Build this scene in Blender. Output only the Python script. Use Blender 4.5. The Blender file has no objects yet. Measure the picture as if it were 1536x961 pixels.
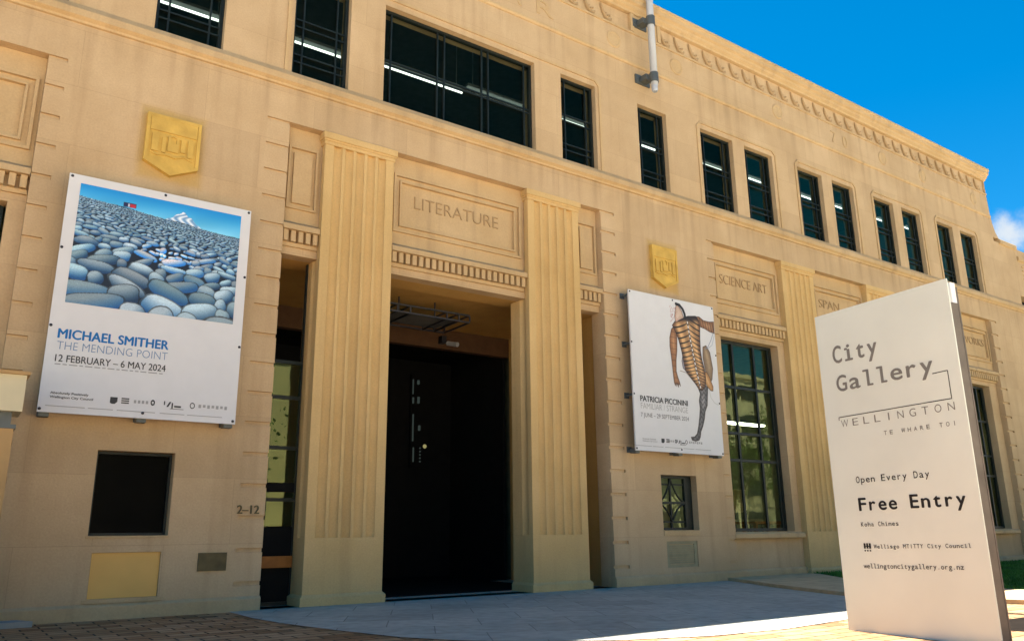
import bpy, bmesh, math, random
import numpy as np
from mathutils import Vector, Matrix
R_ = math.radians
sc = bpy.context.scene
COL = sc.collection
random.seed(7)
rng = np.random.default_rng(11)

# ------------------------------------------------------------------ camera
F_PX, YAW, PITCH, ROLL = 1209.35, 0.61376, 0.25766, -0.010986
fw = Vector((math.sin(YAW)*math.cos(PITCH), math.cos(YAW)*math.cos(PITCH), math.sin(PITCH)))
rt0 = Vector((math.cos(YAW), -math.sin(YAW), 0)); up0 = rt0.cross(fw)
rt = rt0*math.cos(ROLL) + up0*math.sin(ROLL); up = -rt0*math.sin(ROLL) + up0*math.cos(ROLL)
cd = bpy.data.cameras.new('camera'); cam = bpy.data.objects.new('camera', cd); COL.objects.link(cam)
cd.sensor_width = 36.0; cd.lens = 36.0*F_PX/1536.0; cd.clip_end = 2000; cd.clip_start = 0.05
cam.matrix_world = Matrix(((rt.x, up.x, -fw.x, 0), (rt.y, up.y, -fw.y, -10.1), (rt.z, up.z, -fw.z, 0.85), (0, 0, 0, 1)))
sc.camera = cam

# ------------------------------------------------------------------ light
SUN_EL, SUN_AZ = R_(67.9), R_(11.0)          # azimuth from +Y (behind the facade) towards +X
sdir = Vector((math.sin(SUN_AZ)*math.cos(SUN_EL), math.cos(SUN_AZ)*math.cos(SUN_EL), math.sin(SUN_EL)))
w = bpy.data.worlds.new('World'); sc.world = w; w.use_nodes = True
nt = w.node_tree; nt.nodes.clear()
def N(nt, t, **kw):
    n = nt.nodes.new(t)
    for k, v in kw.items(): setattr(n, k, v)
    return n
sky = N(nt, 'ShaderNodeTexSky', sky_type='NISHITA'); sky.sun_disc = False
sky.sun_elevation = SUN_EL; sky.sun_rotation = SUN_AZ
sky.air_density = 1.0; sky.dust_density = 0.2; sky.ozone_density = 3.0; sky.altitude = 2800
hs = N(nt, 'ShaderNodeHueSaturation'); hs.inputs['Saturation'].default_value = 1.4; hs.inputs['Hue'].default_value = 0.487
geo = N(nt, 'ShaderNodeTexCoord')
cl_dir = Vector((0.888, 0.352, 0.2985)).normalized()
sub = N(nt, 'ShaderNodeVectorMath', operation='SUBTRACT'); sub.inputs[1].default_value = cl_dir
scl = N(nt, 'ShaderNodeVectorMath', operation='MULTIPLY'); scl.inputs[1].default_value = (1, 1, 1.6)
ln = N(nt, 'ShaderNodeVectorMath', operation='LENGTH')
noi = N(nt, 'ShaderNodeTexNoise'); noi.inputs['Scale'].default_value = 26; noi.inputs['Detail'].default_value = 12; noi.inputs['Roughness'].default_value = 0.62
m1 = N(nt, 'ShaderNodeMapRange'); m1.inputs['From Min'].default_value = 0.075; m1.inputs['From Max'].default_value = 0.0
ad = N(nt, 'ShaderNodeMath', operation='ADD'); m2 = N(nt, 'ShaderNodeMapRange', interpolation_type='SMOOTHSTEP')
m2.inputs['From Min'].default_value = 0.95; m2.inputs['From Max'].default_value = 1.45
mix = N(nt, 'ShaderNodeMixRGB'); mix.inputs['Color2'].default_value = (3.6, 4.0, 4.4, 1)
bg = N(nt, 'ShaderNodeBackground'); bg.inputs['Strength'].default_value = 0.05
out = N(nt, 'ShaderNodeOutputWorld')
L = nt.links.new
L(sky.outputs[0], hs.inputs['Color']); L(hs.outputs[0], mix.inputs['Color1'])
L(geo.outputs['Generated'], sub.inputs[0]); L(sub.outputs[0], scl.inputs[0]); L(scl.outputs[0], ln.inputs[0]); L(ln.outputs['Value'], m1.inputs['Value'])
L(geo.outputs['Generated'], noi.inputs['Vector']); L(m1.outputs[0], ad.inputs[0]); L(noi.outputs['Fac'], ad.inputs[1])
L(ad.outputs[0], m2.inputs['Value']); L(m2.outputs[0], mix.inputs['Fac'])
L(mix.outputs[0], bg.inputs['Color']); L(bg.outputs[0], out.inputs[0])
sl = bpy.data.lights.new('sun', 'SUN'); sl.energy = 5.0; sl.angle = R_(0.5); sl.color = (1.0, 0.95, 0.87)
so = bpy.data.objects.new('sun', sl); COL.objects.link(so); so.rotation_euler = (-sdir).to_track_quat('-Z', 'Y').to_euler(); so.location = (0, 20, 40)
sc.view_settings.view_transform = 'Standard'; sc.view_settings.look = 'None'
sc.view_settings.exposure = 2.08; sc.view_settings.gamma = 1; sc.view_settings.use_curve_mapping = False
sc.cycles.use_denoising = True; sc.cycles.max_bounces = 8; sc.cycles.diffuse_bounces = 5; sc.cycles.transparent_max_bounces = 12
sc.cycles.sample_clamp_indirect = 6

# ------------------------------------------------------------------ materials
def s2l(c):
    return tuple(((x/12.92) if x <= 0.04045 else ((x+0.055)/1.055)**2.4) for x in c)
def pmat(name, col, rough=0.6, metal=0.0, spec=0.3, var=0.12, scale=6.0, bump=0.0, bscale=60.0):
    m = bpy.data.materials.new(name); m.use_nodes = True; t = m.node_tree; b = t.nodes['Principled BSDF']
    b.inputs['Roughness'].default_value = rough; b.inputs['Metallic'].default_value = metal; b.inputs['Specular IOR Level'].default_value = spec
    g = N(t, 'ShaderNodeNewGeometry'); n = N(t, 'ShaderNodeTexNoise'); n.inputs['Scale'].default_value = scale; n.inputs['Detail'].default_value = 6
    r = N(t, 'ShaderNodeValToRGB'); lo = [c*(1-var) for c in col]; hi = [min(1, c*(1+var)) for c in col]
    r.color_ramp.elements[0].position = 0.3; r.color_ramp.elements[1].position = 0.7
    r.color_ramp.elements[0].color = (*lo, 1); r.color_ramp.elements[1].color = (*hi, 1)
    t.links.new(g.outputs['Position'], n.inputs['Vector']); t.links.new(n.outputs['Fac'], r.inputs['Fac']); t.links.new(r.outputs['Color'], b.inputs['Base Color'])
    if bump:
        n2 = N(t, 'ShaderNodeTexNoise'); n2.inputs['Scale'].default_value = bscale; n2.inputs['Detail'].default_value = 4
        bp = N(t, 'ShaderNodeBump'); bp.inputs['Strength'].default_value = bump; bp.inputs['Distance'].default_value = 0.01
        t.links.new(g.outputs['Position'], n2.inputs['Vector']); t.links.new(n2.outputs['Fac'], bp.inputs['Height']); t.links.new(bp.outputs[0], b.inputs['Normal'])
    return m
def emat(name, col, s):
    m = bpy.data.materials.new(name); m.use_nodes = True; t = m.node_tree; t.nodes.clear()
    e = N(t, 'ShaderNodeEmission'); e.inputs[0].default_value = (*col, 1); e.inputs[1].default_value = s
    o = N(t, 'ShaderNodeOutputMaterial'); t.links.new(e.outputs[0], o.inputs[0]); return m
def stone(name, c1, c2, stain, joints=True, patch=None, grey=0.35):
    """plastered stone: mottling, rain streaks, faint block joints, wear"""
    m = bpy.data.materials.new(name); m.use_nodes = True; t = m.node_tree; k = t.links.new; b = t.nodes['Principled BSDF']
    b.inputs['Roughness'].default_value = 0.85; b.inputs['Specular IOR Level'].default_value = 0.2
    g = N(t, 'ShaderNodeNewGeometry')
    n1 = N(t, 'ShaderNodeTexNoise'); n1.inputs['Scale'].default_value = 0.9; n1.inputs['Detail'].default_value = 9; n1.inputs['Roughness'].default_value = 0.62
    k(g.outputs['Position'], n1.inputs['Vector'])
    r1 = N(t, 'ShaderNodeValToRGB'); e = r1.color_ramp.elements; e[0].position = 0.32; e[1].position = 0.68; e[0].color = (*c1, 1); e[1].color = (*c2, 1)
    k(n1.outputs['Fac'], r1.inputs['Fac'])
    # vertical rain streaks
    mp = N(t, 'ShaderNodeMapping'); mp.inputs['Scale'].default_value = (3.2, 3.2, 0.22); k(g.outputs['Position'], mp.inputs['Vector'])
    n2 = N(t, 'ShaderNodeTexNoise'); n2.inputs['Scale'].default_value = 1.3; n2.inputs['Detail'].default_value = 7; k(mp.outputs[0], n2.inputs['Vector'])
    r2 = N(t, 'ShaderNodeMapRange'); r2.inputs['From Min'].default_value = 0.52; r2.inputs['From Max'].default_value = 0.78; r2.inputs['To Max'].default_value = 0.62
    k(n2.outputs['Fac'], r2.inputs['Value'])
    mx = N(t, 'ShaderNodeMixRGB'); mx.inputs['Color2'].default_value = (*stain, 1); k(r2.outputs[0], mx.inputs['Fac']); k(r1.outputs[0], mx.inputs['Color1'])
    cur = mx.outputs[0]
    sp = N(t, 'ShaderNodeSeparateXYZ'); k(g.outputs['Position'], sp.inputs[0])
    # run-off grime that starts under the sill course and the parapet string, broken up along the wall
    for (zt, ln_, am) in ((6.95, 0.55, 0.3), (9.69, 0.35, 0.28), (10.42, 0.25, 0.3)):
        a1 = N(t, 'ShaderNodeMapRange'); a1.inputs['From Min'].default_value = zt-ln_; a1.inputs['From Max'].default_value = zt; a1.inputs['To Max'].default_value = am; k(sp.outputs['Z'], a1.inputs['Value'])
        a2 = N(t, 'ShaderNodeMath', operation='LESS_THAN'); a2.inputs[1].default_value = zt+.01; k(sp.outputs['Z'], a2.inputs[0])
        a3 = N(t, 'ShaderNodeMath', operation='MULTIPLY'); k(a1.outputs[0], a3.inputs[0]); k(a2.outputs[0], a3.inputs[1])
        a5 = N(t, 'ShaderNodeMapRange'); a5.inputs['From Min'].default_value = 0.42; a5.inputs['From Max'].default_value = 0.66; k(n2.outputs['Fac'], a5.inputs['Value'])
        a4 = N(t, 'ShaderNodeMath', operation='MULTIPLY'); k(a3.outputs[0], a4.inputs[0]); k(a5.outputs[0], a4.inputs[1])
        mq = N(t, 'ShaderNodeMixRGB'); mq.inputs['Color2'].default_value = (stain[0]*.62, stain[1]*.64, stain[2]*.7, 1); k(a4.outputs[0], mq.inputs['Fac']); k(cur, mq.inputs['Color1']); cur = mq.outputs[0]
    # greyer, dirtier foot of the wall
    zr = N(t, 'ShaderNodeMapRange'); zr.inputs['From Min'].default_value = 0.9; zr.inputs['From Max'].default_value = 0.0; zr.inputs['To Max'].default_value = grey
    n3 = N(t, 'ShaderNodeTexNoise'); n3.inputs['Scale'].default_value = 2.6; n3.inputs['Detail'].default_value = 6; k(g.outputs['Position'], n3.inputs['Vector'])
    mu = N(t, 'ShaderNodeMath', operation='MULTIPLY'); k(sp.outputs['Z'], zr.inputs['Value']); k(zr.outputs[0], mu.inputs[0]); k(n3.outputs['Fac'], mu.inputs[1])
    mg = N(t, 'ShaderNodeMixRGB'); mg.inputs['Color2'].default_value = (0.24, 0.215, 0.17, 1); k(mu.outputs[0], mg.inputs['Fac']); k(cur, mg.inputs['Color1']); cur = mg.outputs[0]
    if joints:
        cx = N(t, 'ShaderNodeCombineXYZ'); k(sp.outputs['X'], cx.inputs['X']); k(sp.outputs['Z'], cx.inputs['Y'])
        bt = N(t, 'ShaderNodeTexBrick'); bt.inputs['Scale'].default_value = 1.0; bt.inputs['Brick Width'].default_value = 1.48; bt.inputs['Row Height'].default_value = 0.764
        bt.inputs['Mortar Size'].default_value = 0.004; bt.inputs['Mortar Smooth'].default_value = 0.6
        bt.inputs['Color1'].default_value = (1, 1, 1, 1); bt.inputs['Color2'].default_value = (0.90, 0.90, 0.90, 1); bt.inputs['Mortar'].default_value = (0.8, 0.79, 0.77, 1)
        k(cx.outputs[0], bt.inputs['Vector'])
        mb = N(t, 'ShaderNodeMixRGB', blend_type='MULTIPLY'); mb.inputs['Fac'].default_value = 1.0; k(cur, mb.inputs['Color1']); k(bt.outputs['Color'], mb.inputs['Color2']); cur = mb.outputs[0]
    if patch:                                    # ochre wash brushed round the two shields
        for (px, pz) in patch:
            dx = N(t, 'ShaderNodeMath', operation='SUBTRACT'); dx.inputs[1].default_value = px; k(sp.outputs['X'], dx.inputs[0])
            ax = N(t, 'ShaderNodeMath', operation='ABSOLUTE'); k(dx.outputs[0], ax.inputs[0])
            dz = N(t, 'ShaderNodeMath', operation='SUBTRACT'); dz.inputs[1].default_value = pz; k(sp.outputs['Z'], dz.inputs[0])
            az = N(t, 'ShaderNodeMath', operation='ABSOLUTE'); k(dz.outputs[0], az.inputs[0])
            az2 = N(t, 'ShaderNodeMath', operation='SUBTRACT'); az2.inputs[1].default_value = 0.10; k(az.outputs[0], az2.inputs[0])
            mxx = N(t, 'ShaderNodeMath', operation='MAXIMUM'); k(ax.outputs[0], mxx.inputs[0]); k(az2.outputs[0], mxx.inputs[1])
            wob = N(t, 'ShaderNodeMath', operation='MULTIPLY_ADD'); wob.inputs[1].default_value = 0.06; k(n3.outputs['Fac'], wob.inputs[0]); k(mxx.outputs[0], wob.inputs[2])
            fr = N(t, 'ShaderNodeMapRange', interpolation_type='SMOOTHSTEP'); fr.inputs['From Min'].default_value = 0.47; fr.inputs['From Max'].default_value = 0.35; fr.inputs['To Max'].default_value = 0.55
            k(wob.outputs[0], fr.inputs['Value'])
            mp2 = N(t, 'ShaderNodeMixRGB'); mp2.inputs['Color2'].default_value = (0.46, 0.29, 0.06, 1); k(fr.outputs[0], mp2.inputs['Fac']); k(cur, mp2.inputs['Color1']); cur = mp2.outputs[0]
    # fine speckle
    n4 = N(t, 'ShaderNodeTexNoise'); n4.inputs['Scale'].default_value = 45; n4.inputs['Detail'].default_value = 4; k(g.outputs['Position'], n4.inputs['Vector'])
    r4 = N(t, 'ShaderNodeMapRange'); r4.inputs['To Min'].default_value = 0.86; r4.inputs['To Max'].default_value = 1.14; k(n4.outputs['Fac'], r4.inputs['Value'])
    ms = N(t, 'ShaderNodeVectorMath', operation='SCALE'); k(cur, ms.inputs[0]); k(r4.outputs[0], ms.inputs['Scale'])
    k(ms.outputs[0], b.inputs['Base Color'])
    bv = N(t, 'ShaderNodeBevel'); bv.samples = 3; bv.inputs['Radius'].default_value = 0.006
    bp = N(t, 'ShaderNodeBump'); bp.inputs['Strength'].default_value = 0.25; bp.inputs['Distance'].default_value = 0.006
    k(bv.outputs[0], bp.inputs['Normal']); k(n4.outputs['Fac'], bp.inputs['Height']); k(bp.outputs[0], b.inputs['Normal'])
    return m
XC = 6.22
SHIELDS = [(XC-4.36, 5.63), (XC+4.36, 5.63)]
M = {}
M['wall'] = stone('tan_plaster', (0.485, 0.335, 0.183), (0.585, 0.418, 0.245), (0.39, 0.26, 0.135), patch=SHIELDS)
M['trim'] = stone('tan_stone', (0.47, 0.32, 0.160), (0.56, 0.395, 0.215), (0.32, 0.22, 0.12), joints=False)
M['column'] = stone('yellow_stone', (0.55, 0.365, 0.15), (0.64, 0.435, 0.195), (0.43, 0.28, 0.115), joints=False, grey=0.25)
M['carved'] = stone('weathered_carving', (0.37, 0.245, 0.125), (0.44, 0.30, 0.16), (0.32, 0.215, 0.11), joints=False)  # darker copy of the trim stone, paints relief shading into letters and scrolls
M['porch'] = stone('ochre_plaster', (0.50, 0.29, 0.085), (0.58, 0.35, 0.11), (0.42, 0.24, 0.07), joints=False)
M['ochre'] = pmat('ochre_paint', (0.58, 0.37, 0.085), 0.8, var=0.16, scale=5, bump=0.2, bscale=40)
M['yellow'] = pmat('yellow_render', (0.72, 0.43, 0.13), 0.8, var=0.06, scale=2)
M['frame'] = pmat('dark_green_steel', (0.010, 0.016, 0.015), 0.45, var=0.2)
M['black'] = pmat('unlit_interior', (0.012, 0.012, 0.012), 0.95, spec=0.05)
M['room'] = pmat('dim_room_paint', (0.10, 0.10, 0.095), 0.9, spec=0.1)
M['pale_room'] = pmat('pale_room_paint', (0.24, 0.24, 0.15), 0.9, spec=0.1)
M['brownstone'] = pmat('brown_painted_header', (0.10, 0.05, 0.022), 0.8)
M['tube'] = emat('fluorescent_tube', (0.92, 1.0, 0.9), 0.8); M['diffuser'] = emat('lit_diffuser', (1.0, 1.0, 0.72), 3.5)
M['white'] = pmat('white_coated_board', (0.66, 0.655, 0.66), 0.5, var=0.02)
M['edge'] = pmat('board_edge', (0.25, 0.24, 0.23), 0.6)
M['bolt'] = pmat('dark_bolt', (0.05, 0.05, 0.06), 0.4, metal=0.6)
M['steel'] = pmat('dark_grey_steel', (0.11, 0.125, 0.125), 0.5, metal=0.3)
M['pole'] = pmat('white_painted_pole', (0.40, 0.43, 0.48), 0.35, spec=0.5, var=0.05, scale=3)
M['signface'] = pmat('cream_sign_enamel', (0.72, 0.765, 0.70), 0.45, var=0.05, scale=1.2)
M['signside'] = pmat('grey_brown_sign_edge', (0.15, 0.13, 0.11), 0.7, var=0.2, scale=5)
M['signcap'] = pmat('bright_sign_cap', (0.85, 0.84, 0.84), 0.4, var=0.02)  # extra white paints sunlight on the sign's upper edge
M['ink'] = pmat('black_lettering', (0.018, 0.018, 0.02), 0.5, var=0.0)
M['grey_ink'] = pmat('grey_lettering', (0.20, 0.195, 0.18), 0.5, var=0.0)
M['blue_ink'] = pmat('blue_lettering', s2l((0.02, 0.41, 0.68)), 0.5, var=0.0)
M['pale_blue_ink'] = pmat('pale_blue_lettering', s2l((0.40, 0.52, 0.66)), 0.5, var=0.0)
M['dark_ink'] = pmat('charcoal_lettering', s2l((0.22, 0.22, 0.23)), 0.5, var=0.0)
M['light_ink'] = pmat('pale_grey_lettering', s2l((0.60, 0.60, 0.60)), 0.5, var=0.0)
M['bronze'] = pmat('tarnished_bronze', (0.075, 0.065, 0.035), 0.45, metal=0.4, var=0.25, scale=9)
M['vent'] = pmat('grey_green_vent', (0.31, 0.27, 0.16), 0.8, var=0.1, scale=8)
M['timber'] = pmat('orange_timber', (0.30, 0.11, 0.018), 0.5, var=0.2, scale=8)
M['cream'] = pmat('cream_box', (0.62, 0.55, 0.36), 0.5, var=0.04)
M['tanpost'] = pmat('tan_post', (0.46, 0.29, 0.12), 0.7, var=0.12, scale=3)
M['kerb'] = pmat('pale_kerb_stone', (0.50, 0.37, 0.21), 0.9, var=0.16, scale=5, bump=0.3)
M['greystone'] = pmat('light_grey_kerb', (0.33, 0.33, 0.31), 0.9, var=0.12, scale=5, bump=0.3)
M['darkpave'] = pmat('dark_paving', (0.016, 0.012, 0.009), 0.95, spec=0.05, var=0.25, scale=9)  # near-black colour for the shadow painted on the ground by the sign
M['soil'] = pmat('lawn_soil', (0.025, 0.06, 0.012), 0.95, var=0.3, scale=8)
M['roof'] = pmat('roof_membrane', (0.25, 0.25, 0.25), 0.9)
M['bark'] = pmat('bark', (0.09, 0.065, 0.045), 0.9, var=0.3, scale=9)
M['leaf'] = pmat('leaf_green', (0.055, 0.105, 0.018), 0.6, var=0.5, scale=2.5)
M['pale'] = pmat('pale_render', (0.55, 0.50, 0.33), 0.8, var=0.08, scale=0.5)
M['pale2'] = pmat('cream_concrete', (0.50, 0.48, 0.40), 0.8, var=0.1, scale=0.5)
M['darkglass'] = pmat('dark_window_glass', (0.02, 0.025, 0.03), 0.08, spec=0.5)

def glass_mat(name, ior):
    m = bpy.data.materials.new(name); m.use_nodes = True; t = m.node_tree; t.nodes.clear(); k = t.links.new
    tr = N(t, 'ShaderNodeBsdfTransparent'); tr.inputs[0].default_value = (0.72, 0.80, 0.74, 1)
    gl = N(t, 'ShaderNodeBsdfGlossy'); gl.inputs['Roughness'].default_value = 0.0; gl.inputs['Color'].default_value = (0.72, 0.80, 0.42, 1)
    fr = N(t, 'ShaderNodeFresnel'); fr.inputs['IOR'].default_value = ior
    g = N(t, 'ShaderNodeNewGeometry'); n = N(t, 'ShaderNodeTexNoise'); n.inputs['Scale'].default_value = 1.1; n.inputs['Detail'].default_value = 2
    bp = N(t, 'ShaderNodeBump'); bp.inputs['Strength'].default_value = 0.12; bp.inputs['Distance'].default_value = 0.02
    k(g.outputs['Position'], n.inputs['Vector']); k(n.outputs['Fac'], bp.inputs['Height']); k(bp.outputs[0], gl.inputs['Normal'])
    mx = N(t, 'ShaderNodeMixShader'); o = N(t, 'ShaderNodeOutputMaterial')
    k(fr.outputs[0], mx.inputs[0]); k(tr.outputs[0], mx.inputs[1]); k(gl.outputs[0], mx.inputs[2]); k(mx.outputs[0], o.inputs[0])
    return m
M['glass'] = glass_mat('upper_window_glass', 1.26); M['glass_low'] = glass_mat('lower_window_glass', 1.9); M['glass_blue'] = glass_mat('sky_reflecting_glass', 1.55); M['darkpane'] = pmat('blacked_out_pane', (.004, .004, .004), 0.12, spec=0.02)

def vcol_mat(name):
    m = bpy.data.materials.new(name); m.use_nodes = True; t = m.node_tree; b = t.nodes['Principled BSDF']
    a = N(t, 'ShaderNodeVertexColor'); a.layer_name = 'print'; t.links.new(a.outputs['Color'], b.inputs['Base Color']); b.inputs['Roughness'].default_value = 0.5
    return m
M['print'] = vcol_mat('printed_picture')

def paving(name, cols, mortar, bw, rh, scale, rough, msize=0.006, rot=0.0, offset=0.5, bump=0.4, spec=0.25):
    m = bpy.data.materials.new(name); m.use_nodes = True; t = m.node_tree; k = t.links.new; b = t.nodes['Principled BSDF']
    b.inputs['Roughness'].default_value = rough; b.inputs['Specular IOR Level'].default_value = spec
    g = N(t, 'ShaderNodeNewGeometry'); mp = N(t, 'ShaderNodeMapping'); mp.inputs['Rotation'].default_value = (0, 0, rot); k(g.outputs['Position'], mp.inputs['Vector'])
    nw = N(t, 'ShaderNodeTexNoise'); nw.inputs['Scale'].default_value = 3; k(g.outputs['Position'], nw.inputs['Vector'])
    wm = N(t, 'ShaderNodeMixRGB'); wm.inputs['Fac'].default_value = 0.012; k(mp.outputs[0], wm.inputs['Color1']); k(nw.outputs['Color'], wm.inputs['Color2'])
    bt = N(t, 'ShaderNodeTexBrick', offset=offset); bt.inputs['Scale'].default_value = scale; bt.inputs['Brick Width'].default_value = bw; bt.inputs['Row Height'].default_value = rh
    bt.inputs['Mortar Size'].default_value = msize; bt.inputs['Mortar Smooth'].default_value = 0.2
    bt.inputs['Color1'].default_value = (0, 0, 0, 1); bt.inputs['Color2'].default_value = (1, 1, 1, 1); bt.inputs['Mortar'].default_value = (0.5, 0.5, 0.5, 1)
    k(wm.outputs[0], bt.inputs['Vector'])
    r = N(t, 'ShaderNodeValToRGB'); els = r.color_ramp.elements
    els[0].color = (*cols[0], 1); els[1].color = (*cols[-1], 1)
    for i, c in enumerate(cols[1:-1]):
        e = els.new((i+1)/(len(cols)-1)); e.color = (*c, 1)
    k(bt.outputs['Color'], r.inputs['Fac'])
    n1 = N(t, 'ShaderNodeTexNoise'); n1.inputs['Scale'].default_value = 7; n1.inputs['Detail'].default_value = 8; k(g.outputs['Position'], n1.inputs['Vector'])
    rr = N(t, 'ShaderNodeMapRange'); rr.inputs['To Min'].default_value = 0.6; rr.inputs['To Max'].default_value = 1.4; k(n1.outputs['Fac'], rr.inputs['Value'])
    n0 = N(t, 'ShaderNodeTexNoise'); n0.inputs['Scale'].default_value = 0.7; n0.inputs['Detail'].default_value = 5; k(g.outputs['Position'], n0.inputs['Vector'])
    r0 = N(t, 'ShaderNodeMapRange'); r0.inputs['To Min'].default_value = 0.75; r0.inputs['To Max'].default_value = 1.25; k(n0.outputs['Fac'], r0.inputs['Value'])
    mm = N(t, 'ShaderNodeMath', operation='MULTIPLY'); k(rr.outputs[0], mm.inputs[0]); k(r0.outputs[0], mm.inputs[1])
    sv = N(t, 'ShaderNodeVectorMath', operation='SCALE'); k(r.outputs[0], sv.inputs[0]); k(mm.outputs[0], sv.inputs['Scale'])
    mo = N(t, 'ShaderNodeMixRGB'); mo.inputs['Color2'].default_value = (*mortar, 1); k(bt.outputs['Fac'], mo.inputs['Fac']); k(sv.outputs[0], mo.inputs['Color1'])
    k(mo.outputs[0], b.inputs['Base Color'])
    hm = N(t, 'ShaderNodeMath', operation='MULTIPLY_ADD'); hm.inputs[1].default_value = -1.5; k(bt.outputs['Fac'], hm.inputs[0]); k(n1.outputs['Fac'], hm.inputs[2])
    bp = N(t, 'ShaderNodeBump'); bp.inputs['Strength'].default_value = bump; bp.inputs['Distance'].default_value = 0.01; k(hm.outputs[0], bp.inputs['Height']); k(bp.outputs[0], b.inputs['Normal'])
    return m
M['brick'] = paving('brick_pavers', [(0.22, 0.11, 0.045), (0.37, 0.20, 0.09), (0.44, 0.26, 0.13), (0.30, 0.155, 0.065)], (0.05, 0.03, 0.015), 0.34, 0.17, 1.0, 0.9, msize=0.010)
M['plaza'] = paving('plaza_pavers', [(0.56, 0.49, 0.38), (0.66, 0.58, 0.45), (0.60, 0.52, 0.39)], (0.3, 0.26, 0.2), 0.6, 0.3, 1.0, 0.9)  # unseen paving behind the camera, made pale to bounce light onto the facade
M['bluestone'] = paving('bluestone_flags', [(0.33, 0.325, 0.275), (0.41, 0.40, 0.335), (0.37, 0.362, 0.305)], (0.22, 0.215, 0.18), 0.9, 0.6, 1.0, 0.75, msize=0.006, rot=0.5, bump=0.3)

# ------------------------------------------------------------------ mesh helpers
class MB:
    def __init__(s): s.v = []; s.f = []
    def add(s, vs, fs):
        o = len(s.v); s.v += [tuple(map(float, v)) for v in vs]; s.f += [tuple(i+o for i in f) for f in fs]; return s
    def box(s, x0, x1, y0, y1, z0, z1):
        if x0 > x1: x0, x1 = x1, x0
        if y0 > y1: y0, y1 = y1, y0
        if z0 > z1: z0, z1 = z1, z0
        return s.add([(x0,y0,z0),(x1,y0,z0),(x1,y1,z0),(x0,y1,z0),(x0,y0,z1),(x1,y0,z1),(x1,y1,z1),(x0,y1,z1)],
                     [(0,3,2,1),(4,5,6,7),(0,1,5,4),(1,2,6,5),(2,3,7,6),(3,0,4,7)])
    def prism(s, poly, f0, f1):
        """poly of 2D points; f0/f1 map (a,b) -> 3D for both ends"""
        n = len(poly); a = [f0(*p) for p in poly]; b = [f1(*p) for p in poly]
        return s.add(a+b, [tuple(range(n-1, -1, -1)), tuple(range(n, 2*n))] + [(i, (i+1) % n, n+(i+1) % n, n+i) for i in range(n)])
    def prof_x(s, prof, x0, x1):           # profile (y,z) run along x
        return s.prism(prof, lambda y, z: (x0, y, z), lambda y, z: (x1, y, z))
    def plate(s, poly, y0, y1):            # polygon (x,z) given thickness in y
        return s.prism(poly, lambda x, z: (x, y0, z), lambda x, z: (x, y1, z))
    def slab(s, poly, z0, z1):             # polygon (x,y) given thickness in z
        return s.prism(poly, lambda x, y: (x, y, z0), lambda x, y: (x, y, z1))
    def tube(s, pts, r, n=8):
        pts = [Vector(p) for p in pts]; rs = r if isinstance(r, (list, tuple)) else [r]*len(pts); rings = []
        for i, p in enumerate(pts):
            d = (pts[min(i+1, len(pts)-1)] - pts[max(i-1, 0)]).normalized()
            a = d.orthogonal().normalized() if i == 0 else (pa - d*pa.dot(d)).normalized()
            pa = a; b = d.cross(a)
            rings.append([p + (a*math.cos(2*math.pi*j/n) + b*math.sin(2*math.pi*j/n))*rs[i] for j in range(n)])
        vs = [v for rg in rings for v in rg]; fs = []
        for i in range(len(rings)-1):
            for j in range(n): fs.append((i*n+j, i*n+(j+1) % n, (i+1)*n+(j+1) % n, (i+1)*n+j))
        fs += [tuple(range(n-1, -1, -1)), tuple(range((len(rings)-1)*n, len(rings)*n))]
        return s.add(vs, fs)
    def dome(s, c, r, ax=(0, -1, 0), h=0.5, n=10):
        a = Vector(ax); u = a.orthogonal().normalized(); v = a.cross(u); c = Vector(c); vs = []; fs = []
        for i, (rr, hh) in enumerate([(1, 0), (0.95, 0.35), (0.7, 0.75), (0.35, 0.95)]):
            for j in range(n): vs.append(c + (u*math.cos(2*math.pi*j/n) + v*math.sin(2*math.pi*j/n))*r*rr + a*hh*h*r)
        for i in range(3):
            for j in range(n): fs.append((i*n+j, i*n+(j+1) % n, (i+1)*n+(j+1) % n, (i+1)*n+j))
        fs.append(tuple(range(3*n, 4*n))); return s.add(vs, fs)
    def build(s, name, mat, parent=None, smooth=False):
        me = bpy.data.meshes.new(name)
        off = Vector((0, 0, 0)); p = parent
        if parent is not None: off = Vector(root_of(parent).location)
        me.from_pydata([(x-off.x, y-off.y, z-off.z) for x, y, z in s.v], [], s.f)
        if len(s.f) > 1:
            bm = bmesh.new(); bm.from_mesh(me); bmesh.ops.recalc_face_normals(bm, faces=bm.faces); bm.to_mesh(me); bm.free()
        me.materials.append(mat)
        if smooth:
            for q in me.polygons: q.use_smooth = True
        o = bpy.data.objects.new(name, me); COL.objects.link(o)
        if parent is not None: o.parent = parent
        return o
def root_of(o):
    while o.parent is not None: o = o.parent
    return o
def thing(name, label, cat, loc=(0, 0, 0), group=None):
    o = bpy.data.objects.new(name, None); o.empty_display_size = 0.2; COL.objects.link(o); o.location = loc
    o['label'] = label; o['category'] = cat
    if group: o['group'] = group
    return o
def tag(o, label, cat, group=None):
    o['label'] = label; o['category'] = cat
    if group: o['group'] = group
    return o
def struct(o): o['kind'] = 'structure'; return o

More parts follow.
